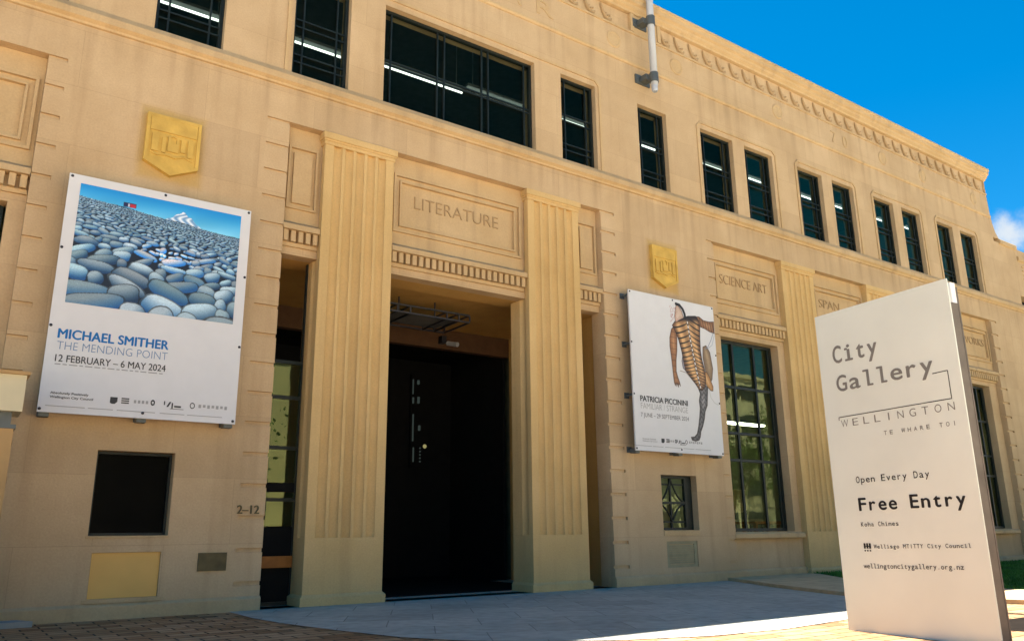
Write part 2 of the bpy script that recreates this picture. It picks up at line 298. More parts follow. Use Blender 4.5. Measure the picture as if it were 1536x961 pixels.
def relief(mb, x0, x1, z0, z1, rects, base=0.0, hole=0.3):
    """front surface of a wall seen from -Y as a stepped relief. rects (xa,xb,za,zb,depth|None): later ones win; None is an opening"""
    xs = {round(x0, 4), round(x1, 4)}; zs = {round(z0, 4), round(z1, 4)}
    for (a, b, c, d, _) in rects:
        for q in (a, b):
            if x0 < q < x1: xs.add(round(q, 4))
        for q in (c, d):
            if z0 < q < z1: zs.add(round(q, 4))
    xs = sorted(xs); zs = sorted(zs); nx, nz = len(xs)-1, len(zs)-1
    D = np.full((nx, nz), base)
    mx = np.array([(xs[i]+xs[i+1])/2 for i in range(nx)]); mz = np.array([(zs[i]+zs[i+1])/2 for i in range(nz)])
    for (a, b, c, d, dep) in rects:
        I = (mx > a) & (mx < b); J = (mz > c) & (mz < d)
        D[np.ix_(I, J)] = np.nan if dep is None else dep
    # merge runs along z to keep the mesh small
    done = np.zeros((nx, nz), bool)
    for i in range(nx):
        for j in range(nz):
            if done[i, j] or np.isnan(D[i, j]): continue
            y = D[i, j]; j2 = j
            while j2+1 < nz and not done[i, j2+1] and D[i, j2+1] == y: j2 += 1
            i2 = i
            while i2+1 < nx and all((not done[i2+1, q]) and D[i2+1, q] == y for q in range(j, j2+1)): i2 += 1
            done[i:i2+1, j:j2+1] = True
            mb.add([(xs[i], y, zs[j]), (xs[i2+1], y, zs[j]), (xs[i2+1], y, zs[j2+1]), (xs[i], y, zs[j2+1])], [(0, 1, 2, 3)])
    H = np.where(np.isnan(D), hole, D)
    for i in range(1, nx):
        j = 0
        while j < nz:
            if H[i-1, j] != H[i, j]:
                j2 = j
                while j2+1 < nz and H[i-1, j2+1] == H[i-1, j] and H[i, j2+1] == H[i, j]: j2 += 1
                a, b = H[i-1, j], H[i, j]
                mb.add([(xs[i], a, zs[j]), (xs[i], b, zs[j]), (xs[i], b, zs[j2+1]), (xs[i], a, zs[j2+1])], [(0, 1, 2, 3)]); j = j2+1
            else: j += 1
    for j in range(1, nz):
        i = 0
        while i < nx:
            if H[i, j-1] != H[i, j]:
                i2 = i
                while i2+1 < nx and H[i2+1, j-1] == H[i, j-1] and H[i2+1, j] == H[i, j]: i2 += 1
                a, b = H[i, j-1], H[i, j]
                mb.add([(xs[i], a, zs[j]), (xs[i2+1], a, zs[j]), (xs[i2+1], b, zs[j]), (xs[i], b, zs[j])], [(0, 1, 2, 3)]); i = i2+1
            else: i += 1
    return mb

# lettering: Blender's built-in font turned into mesh
_gc = {}
def glyphs(s, offset=0.0, ext=0.0, spacing=1.0):
    key = (s, offset, ext, spacing)
    if key in _gc: return _gc[key]
    cu = bpy.data.curves.new('t', 'FONT'); cu.body = s; cu.size = 1; cu.offset = offset; cu.extrude = ext; cu.space_character = spacing; cu.resolution_u = 4
    ob = bpy.data.objects.new('t', cu); COL.objects.link(ob); bpy.context.view_layer.update()
    dg = bpy.context.evaluated_depsgraph_get(); me = bpy.data.meshes.new_from_object(ob.evaluated_get(dg))
    v = np.array([q.co[:] for q in me.vertices]) if len(me.vertices) else np.zeros((0, 3)); f = [tuple(p.vertices) for p in me.polygons]
    bpy.data.objects.remove(ob); bpy.data.curves.remove(cu); bpy.data.meshes.remove(me)
    _gc[key] = (v, f); return v, f
class Frame:      # a flat surface: origin, right, up, outward
    def __init__(s, o, u, v, n): s.o, s.u, s.v, s.n = Vector(o), Vector(u), Vector(v), Vector(n)
    def P(s, a, b, c=0.0): return s.o + s.u*a + s.v*b + s.n*c
def text(mb, fr, s, a0, a1, b0, b1=None, offset=0.0, ext=0.0, out_=0.002, spacing=1.0, slope=0.0):
    if offset > 0:
        e = offset*(b1-b0)*1.3
        for k, (p, q) in enumerate(((0, 0), (-e, 0), (e, 0), (0, e*.7), (0, -e*.7))): text(mb, fr, s, a0+p, a1+p, b0+q, b1+q, 0.0, ext, out_+k*.0003, spacing, slope)
        return
    """string fitted to a0..a1 across and cap height b0 (baseline)..b1"""
    v, f = glyphs(s, offset, ext, spacing)
    if len(v) == 0: return
    hv, _ = glyphs('H', offset, ext); cap = hv[:, 1].max()
    sx = (a1-a0)/(v[:, 0].max()-v[:, 0].min()); sy = (b1-b0)/cap; x0 = v[:, 0].min()
    mb.add([fr.P(a0+(p[0]-x0)*sx, b0+p[1]*sy+slope*(p[0]-x0)*sx, out_+p[2]) for p in v], f)
def mono(mb, fr, s, a0, a1, b0, b1, offset=0.0, out_=0.002, gw=0.8, slope=0.0):
    if offset > 0:
        e = offset*(b1-b0)*1.3
        for k, (p, q) in enumerate(((0, 0), (-e, 0), (e, 0), (0, e*.7), (0, -e*.7))): mono(mb, fr, s, a0+p, a1+p, b0+q, b1+q, 0.0, out_+k*.0003, gw, slope)
        return
    """fixed-pitch lettering: every character gets the same cell"""
    n = len(s); pitch = (a1-a0)/(n-1+gw); hv, _ = glyphs('H', offset, 0.0); cap = hv[:, 1].max(); sy = (b1-b0)/cap
    for i, ch in enumerate(s):
        if ch == ' ': continue
        v, f = glyphs(ch, offset, 0.0)
        w0 = v[:, 0].max()-v[:, 0].min()
        tw = pitch*gw*{'i': 0.55, 'l': 0.55, 't': 0.8, 'r': 0.8, '.': 0.2, 'I': 0.2, 'f': 0.8, 'j': .6, '-': .6, 'W': 1.28, 'w': 1.2, 'M': 1.15, 'm': 1.15}.get(ch, 1.0)
        if ch in 'il1': tw = min(tw, w0*sy*1.1)
        cx = a0+pitch*(i+gw/2); sx = tw/w0; x0 = v[:, 0].min()
        vs = [fr.P(cx-tw/2+(p[0]-x0)*sx, b0+p[1]*sy+slope*(cx-a0), out_) for p in v]
        mb.add(vs, f)
        if ch in 'il':                     # slab feet of a typewriter face
            wv = pitch*gw*0.42; t = (b1-b0)*0.085*(1.6 if offset > 0.005 else 1); yb = b0+slope*(cx-a0)
            q = lambda xa, xb, ya, yb_: mb.add([fr.P(xa, ya, out_), fr.P(xb, ya, out_), fr.P(xb, yb_, out_), fr.P(xa, yb_, out_)], [(0, 1, 2, 3)])
            q(cx+tw/2, cx+wv, yb, yb+t)
            q(cx-wv, cx-tw/2, yb, yb+t) if ch == 'i' else None
            top = (b1-b0)*(1.0 if ch == 'l' else 0.74); q(cx-wv, cx-tw/2, yb+top-t, yb+top)
FAC = lambda y: Frame((0, y, 0), (1, 0, 0), (0, 0, 1), (0, -1, 0))

# ================================================================== GROUND
def sheet(name, poly, z, mat, z0=None):
    mb = MB()
    if z0 is None: mb.add([(x, y, z) for x, y in poly], [tuple(range(len(poly)))])
    else: mb.slab(poly, z0, z)
    return struct(mb.build(name, mat))
g = sheet('ground', [(-600, -600), (600, -600), (600, 600), (-600, 600)], -0.012, M['plaza'])
sheet('brick_pavement', [(-14, 0.05), (-14, -9.4), (40, -9.4), (40, 0.05)], -0.006, M['brick'])
Dm = lambda pts: [(x, d-10.1) if False else (x, 10.1-d) for x, d in pts]     # distance from camera plane -> depth
def W(pts): return [(x, d-10.1) for x, d in pts]
apron = W([(3.0, 14.0), (3.0, 9.95), (2.98, 9.1), (3.05, 8.4), (3.12, 8.0), (3.24, 7.4), (3.44, 6.61), (3.72, 6.1), (4.07, 5.71), (4.76, 5.25), (5.52, 4.97), (6.4, 4.88), (7.51, 5.0), (8.6, 5.35), (9.5, 5.95), (10.1, 6.7), (10.23, 7.08), (10.52, 7.72), (10.84, 8.44), (11.55, 9.71), (11.7, 10.09), (9.3, 10.09), (9.3, 14.0)])
sheet('entrance_apron', apron, 0.0, M['bluestone'])
kin = [(11.72, 10.09), (11.57, 9.71), (10.86, 8.44), (10.54, 7.72), (10.25, 7.08), (10.12, 6.7), (10.1, 6.2), (10.2, 5.5), (10.40, 4.85), (10.65, 4.0), (10.9, 2.5)]
kout = [(12.7, 2.5), (12.3, 4.4), (12.2, 5.6), (12.4, 7.2), (13.08, 8.7), (14.0, 9.8), (14.05, 10.09)]
sheet('stone_edging', W(kin+kout), 0.045, M['kerb'], z0=-0.05)
sheet('lawn_bed', W([(14.08, 10.09), (14.02, 9.8), (13.1, 8.7), (12.42, 7.2), (12.22, 5.6), (12.32, 4.4), (12.72, 2.5), (34, 2.5), (34, 10.09)]), 0.03, M['soil'], z0=-0.05)
sheet('dark_stone_strip', W([(7.75, 4.02), (7.75, 1.6), (10.05, 1.6), (10.05, 4.02)]), -0.002, M['darkpave'])  # flat dark patch paints a shadow on the ground right of the sign
sheet('kerb', [(-3, -0.06), (-3, -0.32), (0.98, -0.32), (0.86, -0.06)], 0.05, M['greystone'], z0=-0.05)

# lawn
def lawn():
    n = 60000; xs = rng.uniform(12.2, 24, n); ys = rng.uniform(-6.6, -0.05, n); d = ys+10.1
    edge = np.interp(d, [2.5, 4.4, 5.6, 7.2, 8.7, 9.8, 10.09], [12.72, 12.32, 12.22, 12.42, 13.1, 14.02, 14.08]); ok = xs > edge+0.01
    xs, ys = xs[ok], ys[ok]; n = len(xs); a = rng.uniform(0, math.tau, n); h = rng.uniform(0.03, 0.07, n); wd = rng.uniform(0.006, 0.012, n); le = rng.uniform(-0.03, 0.03, (n, 2))
    v = np.zeros((n, 3, 3)); v[:, 0] = np.c_[xs-np.cos(a)*wd, ys-np.sin(a)*wd, np.full(n, 0.028)]; v[:, 1] = np.c_[xs+np.cos(a)*wd, ys+np.sin(a)*wd, np.full(n, 0.028)]
    v[:, 2] = np.c_[xs+le[:, 0], ys+le[:, 1], 0.03+h]
    me = bpy.data.meshes.new('lawn'); me.from_pydata(v.reshape(-1, 3).tolist(), [], np.arange(n*3).reshape(-1, 3).tolist())
    m = pmat('grass_blade', (0.045, 0.15, 0.012), 0.6, var=0.45, scale=3); me.materials.append(m)
    o = bpy.data.objects.new('lawn', me); COL.objects.link(o); o['kind'] = 'stuff'; o['label'] = 'short green lawn in front of the right wing'; o['category'] = 'grass'
lawn()

# ================================================================== THE GALLERY
bld = thing('gallery_building', 'long tan stone two storey gallery with fluted columns at its dark entrance', 'building', (XC, 0, 0))
ZF = 6.44; XE = 24.45; XW = 2*XC-XE
RD = 0.14                       # set-back of the bays behind the piers
mir = lambda a: 2*XC-a
rects = []
bayR = (12.04, 23.4); bayL = (mir(23.4), mir(12.04)); bayC = (3.36, 9.08)
for b in (bayL, bayC, bayR): rects.append((b[0], b[1], 0, ZF, RD))
# quoin grooves
GR = []
for k in range(17):
    z = ZF-0.382*k
    for (a, b) in ((9.08, 9.40), (11.84, 12.04), (23.4, 23.72)):
        GR += [(a, b), ]
        rects.append((a, b, z-0.05, z, 0.03)); rects.append((mir(b), mir(a), z-0.05, z, 0.03))
ops = [(12.22, 13.98), (15.44, 17.22), (18.64, 20.42), (21.84, 23.0)]      # bay windows
for (a, b) in ops:
    rects.append((a, b, 0.83, 4.555, None)); rects.append((mir(b), mir(a), 0.83, 4.555, None))
rects.append((bayC[0], bayC[1], 0, 4.555, None))
UP = [(4.76, 7.66), (3.33, 4.19), (8.25, 9.07), (1.50, 2.37), (10.15, 10.93), (11.92, 12.92), (13.30, 14.24), (15.15, 16.07), (16.47, 17.33), (18.22, 19.09), (19.48, 20.36), (21.22, 22.05), (22.46, 23.32)]
UPL = [(mir(b), mir(a)) for (a, b) in UP if a > 11]
UZ = (7.205, 8.9)
for (a, b) in UP+UPL: rects.append((a, b, UZ[0], UZ[1], None))
SMALL = [(1.43, 2.255, 0.87, 1.80), (10.22, 11.10, 0.87, 1.80)]
for q in SMALL: rects.append((*q, None))
rects.append((1.49, 2.20, 0.21, 0.69, 0.035)); rects.append((10.27, 11.02, 0.26, 0.69, 0.03))
for (a, b) in ((5.0, 7.44), (3.37, 3.88), (12.045, 14.17), (15.32, 17.34), (18.52, 20.54), (21.72, 23.395)):      # pockets behind the relief panels
    for (c, d) in ((a, b), (mir(b), mir(a))): rects.append((c+.03, d-.03, 5.06, 6.40, 0.24))
rects.append((XW, XE-.02, 10.482, 10.885, 0.05))
mb = MB(); relief(mb, XW, XE, -0.05, 11.0, rects, hole=0.34)
mb.box(XE-.3, XE-.001, .06, .344, -.05, 10.95); mb.box(XW+.001, XW+.3, .06, .344, -.05, 10.95)
wall = mb.build('wall', M['wall'], bld)
# pier and wall mass behind the facade, roof, ends
mb = MB()
mb.box(XW, XE, 0.36, 16, 10.75, 10.95)                                   # roof deck
mb.box(XW, XW+0.3, 0.345, 16, -0.05, 11.0); mb.box(XE-0.3, XE, 0.345, 16, -0.05, 11.0); mb.box(XW, XE, 15.7, 16, -0.05, 10.75)
mb.box(XW+0.3, XE-0.3, 0.35, 15.7, 5.6, 5.9)                              # first floor slab
mb.build('roof', M['roof'], bld)
# interiors: dim shells behind the glazing
mb = MB()
for (a, b, z0, z1, y1) in ((XW+0.35, XE-0.35, 5.92, 10.7, 7.0),):
    mb.add([(a, y1, z0), (b, y1, z0), (b, y1, z1), (a, y1, z1)], [(0, 1, 2, 3)])
    mb.add([(a, 0.4, z1-0.02), (b, 0.4, z1-0.02), (b, y1, z1-0.02), (a, y1, z1-0.02)], [(0, 1, 2, 3)])
mb.build('upper_room', M['room'], bld)
mb = MB()
for (a, b) in ((9.45, XE-0.35), (XW+0.35, 3.0)):
    mb.box(a, b, 5.0, 5.1, 0, 5.5); mb.box(a, b, 0.4, 5.0, -0.01, 0.02); mb.box(a, b, 0.4, 5.0, 4.8, 4.9); mb.box(a, a+.05, .4, 5, 0, 4.8); mb.box(b-.05, b, .4, 5, 0, 4.8)
mb.build('lower_room', M['pale_room'], bld)

# plinth along the foot of the wall
mb = MB()
for (a, b, y) in ((mir(12.04)-0.02, bayC[0]+.006, -0.035), (bayC[1]-.006, bayR[0]+0.02, -0.035), (bayR[1], XE, -0.035), (bayR[0]+0.02, bayR[1], 0.075), (mir(23.4), mir(12.06), 0.075)):
    mb = MB(); mb.prof_x([(y, -0.05), (y, 0.13), (y+0.03, 0.16), (0.16, 0.16), (0.16, -0.05)], a, b); mb.build('plinth', M['trim'], bld)
# sill course, parapet moulding, cornice
mb = MB(); mb.prof_x([(0.02, 6.95), (-0.03, 6.96), (-0.035, 6.99), (-0.085, 7.02), (-0.085, 7.11), (-0.03, 7.2), (0.02, 7.2)], XW, 34)
mb.build('sill_course', M['trim'], bld)
mb = MB(); mb.prof_x([(0.01, 9.69), (-0.02, 9.70), (-0.035, 9.73), (-0.035, 9.77), (-0.01, 9.79), (0.01, 9.79)], XW, XE)
mb.build('string_course', M['trim'], bld)
mb = MB()
mb.prof_x([(0.02, 10.42), (-0.025, 10.43), (-0.025, 10.47), (0.02, 10.48)], XW, XE)
mb.prof_x([(0.02, 10.88), (-0.03, 10.89), (-0.04, 10.93), (-0.09, 10.97), (-0.10, 11.02), (-0.15, 11.05), (-0.155, 11.13), (-0.18, 11.15), (-0.18, 11.21), (0.36, 11.21), (0.36, 10.96), (0.02, 10.96)], XW, XE+0.05)
mb.build('cornice', M['trim'], bld)
# running scroll frieze
blocks = [(10.07, 10.90), (mir(10.90), mir(10.07))]
for (xa, xb) in ((XW+0.4, mir(10.90)-.3), (mir(10.07)+.05, 9.75), (10.93, XE-.35)):
    mb = MB(); mb.box(xa-.02, xb+.32, 0.03, 0.052, 10.484, 10.50); x = xa
    while x < xb:
        P = [(0, .34), (.02, .26), (.055, .16), (.11, .075), (.18, .03), (.245, .04), (.275, .09)]
        mb.tube([(x+a, 0.026, 10.50+b) for a, b in P], [0.014, 0.026, 0.034, 0.036, 0.032, 0.024, 0.014], 6)
        for (a, b, r) in ((.175, .115, .032), (.235, .15, .022), (.14, .175, .018)): mb.dome((x+a, 0.05, 10.50+b), r, n=6, h=1.6)
        x += 0.432
    mb.build('scroll_frieze', M['carved'], bld)
for a, b in blocks:
    mb = MB(); mb.box(a, a+0.09, -0.03, 0.055, 10.485, 10.875); mb.box(b-0.09, b, -0.03, 0.055, 10.485, 10.875); mb.box(a+0.09, b-0.09, -0.005, 0.055, 10.49, 10.87)
    mb.build('frieze_block', M['trim'], bld)
# roundels and worn raised letters on the parapet band
for xr in (9.61, 11.33, 14.62, 18.9, 20.83, 23.6, mir(9.61), mir(11.33)):
    mb = MB(); n = 28; c = Vector((xr, 0, 10.12))
    ring = lambda r, y: [(xr+r*math.cos(math.tau*j/n), y, 10.12+r*math.sin(math.tau*j/n)) for j in range(n)]
    rs = [(0.185, 0.004), (0.175, -0.016), (0.14, -0.019), (0.125, -0.008), (0.05, -0.008)]
    vs = sum((ring(*q) for q in rs), []); fs = [(i*n+j, i*n+(j+1) % n, (i+1)*n+(j+1) % n, (i+1)*n+j) for i in range(len(rs)-1) for j in range(n)] + [tuple(range((len(rs)-1)*n, len(rs)*n))]
    mb.add(vs, fs); mb.build('roundel', M['trim'], bld)
mb = MB()
for ch, a, b in (('A', 7.05, 7.40), ('R', 7.74, 8.12), ('7', 16.68, 16.88), ('0', 17.14, 17.34)):
    text(mb, FAC(0), ch, a, b, 9.96, 10.26, ext=0.012, out_=0.0)
mb.build('parapet_lettering', M['trim'], bld)
# moulded surrounds over the window groups
def surround(a, b):
    mb = MB(); zt = 9.06; pts = [(a, 7.2), (a, zt-0.12), (a+0.12, zt), (b-0.12, zt), (b, zt-0.12), (b, 7.2)]
    w_ = 0.05
    inn = [(a+w_, 7.2), (a+w_, zt-0.12-0.02), (a+0.12+0.02, zt-w_), (b-0.12-0.02, zt-w_), (b-w_, zt-0.12-0.02), (b-w_, 7.2)]
    for i in range(len(pts)-1):
        mb.plate([pts[i], pts[i+1], inn[i+1], inn[i]], -0.022, 0.005)
    mb.build('window_surround', M['trim'], bld)
for a, b in ((3.22, 9.19), (11.8, 14.38), (15.04, 17.46), (18.1, 20.48), (21.1, 23.45), (mir(14.38), mir(11.8)), (mir(17.46), mir(15.04))): surround(a, b)

def pane(mb, x0, x1, y, z0, z1): mb.add([(x0, y, z0), (x1, y, z0), (x1, y, z1), (x0, y, z1)], [(0, 1, 2, 3)])
# upper windows: frame > glass, glazing bars
def window(a, b, z0, z1, y, vbars, hbars, fw_=0.05, bar=0.022, name='window', gm='glass'):
    mb = MB()
    e = 0.004
    mb.box(a+e, a+fw_, y, y+0.07, z0+e, z1-e); mb.box(b-fw_, b-e, y, y+0.07, z0+e, z1-e); mb.box(a+fw_, b-fw_, y, y+0.07, z0+e, z0+fw_); mb.box(a+fw_, b-fw_, y, y+0.07, z1-fw_, z1-e)
    fr = mb.build(name, M['frame'], bld)
    mb = MB(); pane(mb, a+fw_*0.8, b-fw_*0.8, y+0.049, z0+fw_*0.8, z1-fw_*0.8)
    mb.build('glass', M[gm], fr)
    mb = MB()
    for v in vbars: mb.box(v-bar/2, v+bar/2, y+0.005, y+0.042, z0+fw_, z1-fw_)
    for h in hbars: mb.box(a+fw_, b-fw_, y+0.009, y+0.044, h-bar/2, h+bar/2)
    mb.build('glazing_bars', M['frame'], fr)
    return fr
for (a, b) in UP+UPL:
    z0, z1 = UZ; H = z1-z0; w_ = b-a
    if w_ > 2: vb = [a+0.16, a+1.0, a+1.13, a+1.86, a+1.99, b-0.16]; hb = [z0+0.74, z0+0.80]
    else: vb = [a+0.20*w_, b-0.20*w_]; hb = [z0+f*H for f in (.16, .23, .50, .57)]
    window(a, b, z0, z1, 0.10, vb, hb, gm='glass_blue' if a > 13 else 'glass')
# bay windows with sills
for (a, b) in ops+[(mir(b), mir(a)) for a, b in ops]:
    w_ = b-a
    fr = window(a+0.02, b-0.02, 0.835, 4.545, 0.30, [a+0.33*w_-0.06, a+0.70*w_-0.06, a+w_*0.93], [0.83+3.72*f for f in (.36, .50, .745)], fw_=0.06, bar=0.05, name='bay_window', gm='glass_low')
    mb = MB(); mb.prof_x([(0.33, 0.70), (0.02, 0.70), (-0.005, 0.72), (-0.005, 0.79), (0.02, 0.81), (0.33, 0.83)], a-0.10 if a != 12.22 else 12.05, b+0.12)
    mb.build('window_sill', M['trim'], fr)
# small ground windows
a, b, z0, z1 = SMALL[0]
fr = window(a, b, z0, z1, 0.13, [], [], fw_=0.03, gm='darkpane')
mb = MB(); mb.prof_x([(0.2, 0.845), (-0.012, 0.845), (-0.012, 0.868), (0.2, 0.872)], a-0.02, b+0.02); mb.build('window_sill', M['trim'], fr)
a, b, z0, z1 = SMALL[1]
fr = window(a, b, z0, z1, 0.13, [a+0.40*(b-a)], [z0+0.14, z1-0.15], fw_=0.045, bar=0.03, gm='glass_low')
mb = MB(); cxm = a+0.40*(b-a); zm = (z0+z1)/2
hw = 0.30
for s in (-1, 1):
    mb.tube([(cxm+s*hw*t, 0.128, zm+0.025+0.38*((1-t)**1.9)) for t in np.linspace(0, 1, 9)], 0.017, 6)
    mb.tube([(cxm+s*hw*t, 0.128, zm-0.025-0.30*((1-t)**1.9)) for t in np.linspace(0, 1, 9)], 0.017, 6)
mb.box(a+0.045, b-0.045, 0.12, 0.136, zm-0.02, zm+0.02)
mb.box(b-0.2, b-0.045, 0.115, 0.17, z0+.045, z1-.045)
mb.build('lattice', M['frame'], fr)
mb = MB(); mb.prof_x([(0.16, 0.78), (-0.008, 0.78), (-0.008, 0.865), (0.16, 0.868)], a+0.0, b+0.0); mb.build('window_sill', M['trim'], fr)
mb = MB(); mb.box(a, b, .6, .62, z0, z0+.46); mb.build('desk_screen', M['cream'], fr)
mb = MB(); mb.box(1.49+.002, 2.2-.002, 0.022, 0.05, 0.212, 0.688); mb.build('blank_panel', M['yellow'], bld)
mb = MB(); mb.box(1.44, 2.25, -0.02, 0.02, 0.165, 0.205); mb.build('panel_ledge', M['trim'], bld)
mb = MB(); a, b, z0, z1 = 10.272, 11.018, 0.262, 0.688
mb.box(a, b, 0.012, 0.04, z0, z0+.05); mb.box(a, b, .012, .04, z1-.05, z1); mb.box(a, a+.07, .012, .04, z0+.05, z1-.05); mb.box(b-.07, b, .012, .04, z0+.05, z1-.05)
for i in range(9):
    z = z0+.06+i*.0345; mb.prof_x([(0.035, z+.03), (0.03, z+.03), (0.016, z+.004), (0.016, z), (0.035, z)], a+.07, b-.07)
mb.box(a+.07, b-.07, .0355, .045, z0+.05, z1-.05); mb.box(a+.07, b-.07, .010, .03, .455, .468)
mb.build('vent_grille', M['vent'], bld)

# relief panels over the bays
def panel(a, b, words=None, wx=None, z0=5.20, z1=6.16):
    mb = MB(); y = RD
    r = [(a+0.045, b-0.045, z0+0.02, z1, y-0.035), (a+0.085, b-0.085, z0+0.06, z1-0.04, y+0.010), (a+0.15, b-0.15, z0+0.12, z1-0.10, y-0.025), (a+0.18, b-0.18, z0+0.15, z1-0.13, y+0.03)] if b-a > 1 else \
        [(a+0.04, b-0.04, z0+0.02, z1, y-0.035), (a+0.07, b-0.07, z0+0.05, z1-0.03, y+0.014), (a+0.12, b-0.12, z0+0.11, z1-0.09, y-0.02)]
    relief(mb, a, b, 5.03, ZF-0.002, r, base=y-0.004, hole=y)
    p = mb.build('relief_panel', M['trim'], bld)
    if words:
        t = MB(); text(t, FAC(y+0.03), words, wx[0], wx[1], 5.668, 5.862, ext=0.016, out_=0.0, offset=-0.018); t.build('carved_lettering', M['carved'], p)
def dentils(a, b):
    mb = MB(); y = RD
    mb.prof_x([(y-0.004, 5.03), (y-0.03, 5.01), (0.012, 4.955), (0.012, 4.88), (y-0.004, 4.875)], a, b)
    n = max(3, int(round((b-a)/0.112))); p = (b-a)/n
    for i in range(n): mb.box(a+p*(i+0.2), a+p*(i+0.82), 0.045, y+0.002, 4.72, 4.873)
    mb.box(a, b, y-0.035, y-0.003, 4.662, 4.718)
    mb.build('dentil_course', M['trim'], bld)
panel(5.0, 7.44, 'LITERATURE', (5.42, 6.97)); panel(3.37, 3.88); panel(mir(3.88), mir(3.37))
dentils(4.995, 7.445); dentils(3.365, 3.885); dentils(mir(3.885), mir(3.365))
PAN = [(12.045, 14.17), (15.32, 17.34), (18.52, 20.54), (21.72, 23.395)]
WORDS = ['SCIENCE ART', 'SPAN', None, 'WORKS']
for (a, b), wd in zip(PAN, WORDS):
    c_ = (a+b)/2; w_ = (b-a)*0.34
    if wd == 'SCIENCE ART': panel(a, b, wd, (12.36, 13.83))
    elif wd == 'SPAN': panel(a, b, wd, (15.66, 16.42))
    elif wd: panel(a, b, wd, (c_-w_, c_+w_))
    else: panel(a, b)
    dentils(a, b); panel(mir(b), mir(a)); dentils(mir(b), mir(a))

# fluted columns and pilasters
def column(x0, x1, depth, name, front=0.0, z_fl=0.82, z_top=6.26):
    wd = x1-x0; back = front+depth; nfl = 5; m_ = 0.11 if wd > 1 else 0.1; fl = (wd-2*m_)/nfl; dp = 0.052 if depth > .4 else 0.045
    prof = [(x0, back), (x0, front+0.28 if depth > .4 else front+depth*0.8)]
    if depth > .4:
        for t in np.linspace(0, 1, 7): prof.append((x0+0.028*math.sin(math.pi*t), front+0.27-0.17*t))
    prof.append((x0, front))
    for i in range(nfl):
        xa = x0+m_+fl*i; fw2 = fl*0.13
        for t in np.linspace(0, 1, 11): prof.append((xa+fw2+(fl-2*fw2)*(0.5-0.5*math.cos(math.pi*t)), front+dp*math.sin(math.pi*t)))
    prof.append((x1, front))
    if depth > .4:
        for t in np.linspace(0, 1, 7): prof.append((x1-0.028*math.sin(math.pi*t), front+0.10+0.17*t))
    prof += [(x1, front+0.28 if depth > .4 else front+depth*.8), (x1, back)]
    mb = MB(); mb.slab(prof, z_fl, z_top); 
    mb.box(x0, x1, front-0.001, back, 0.12, z_fl)
    o = mb.build(name, M['column'], bld)
    mb = MB(); e = 0.035
    mb.box(x0-e, x1+e, front-e, back, -0.02, 0.10); mb.prism([(x0-e, front-e), (x1+e, front-e), (x1+e, back), (x0-e, back)], lambda x, y: (x, y, 0.10), lambda x, y: (min(max(x, x0-.001), x1+.001), max(y, front-0.002), 0.135))
    mb.build('column_base', M['column'], o)
    mb = MB(); c = 0.03
    for (z0, z1, q) in ((z_top, z_top+0.05, 0.012), (z_top+0.05, z_top+0.08, 0.024), (z_top+0.08, ZF-0.003, 0.04)):
        mb.box(x0-q, x1+q, front-q, back, z0, z1)
    mb.build('capital', M['column'], o)
column(3.89, 4.98, 0.52, 'fluted_column'); column(mir(4.98), mir(3.89), 0.52, 'fluted_column')
for (a, b) in ((14.19, 15.30), (17.36, 18.50), (20.56, 21.70)):
    column(a, b, 0.145, 'pilaster', front=0.01); column(mir(b), mir(a), 0.145, 'pilaster', front=0.01)
# shields
def shield(cx, cz):
    mb = MB(); w_ = 0.325; h = 0.37
    out_ = [(cx-w_, cz+h), (cx+w_, cz+h), (cx+w_, cz-0.27), (cx, cz-0.42), (cx-w_, cz-0.27)]
    inn = [(cx-w_+.04, cz+h-.04), (cx+w_-.04, cz+h-.04), (cx+w_-.04, cz-0.245), (cx, cz-0.375), (cx-w_+.04, cz-0.245)]
    n = 5
    vs = [(x, 0.002, z) for x, z in out_]+[(x, -0.075, z) for x, z in out_]+[(x, -0.075, z) for x, z in inn]+[(x, -0.058, z) for x, z in inn]
    fs = [(k*n+i, k*n+(i+1) % n, (k+1)*n+(i+1) % n, (k+1)*n+i) for k in range(3) for i in range(n)]+[(15, 16, 17, 18, 19)]
    mb.add(vs, fs)
    # raised device: chief bar and a row of upright blocks with linking scrolls
    y0, y1 = -0.07, -0.055
    mb.box(cx-w_+.045, cx+w_-.045, -0.072, y1, cz+0.15, cz+0.33)
    for (a, b, zb, zt) in ((-.25, -.17, -.13, .10), (-.13, -.085, -.13, .07), (-.06, .07, -.10, .02), (-.06, -.03, .02, .10), (.04, .07, .02, .10), (.095, .15, -.08, .09), (.18, .25, -.13, .10)):
        mb.box(cx+a, cx+b, y0-0.006, y1, cz+zb, cz+zt)
    mb.tube([(cx-.26, y1, cz-.15), (cx-.18, y1-.01, cz-.17), (cx-.08, y1-.01, cz-.15), (cx+.04, y1-.01, cz-.17), (cx+.14, y1-.01, cz-.13), (cx+.25, y1, cz-.17)], 0.015, 6)
    mb.tube([(cx-.08, y1, cz+.09), (cx, y1-.012, cz+.115), (cx+.09, y1, cz+.09)], 0.013, 6)
    mb.build('shield_emblem', M['ochre'], bld)
for s in SHIELDS: shield(*s)

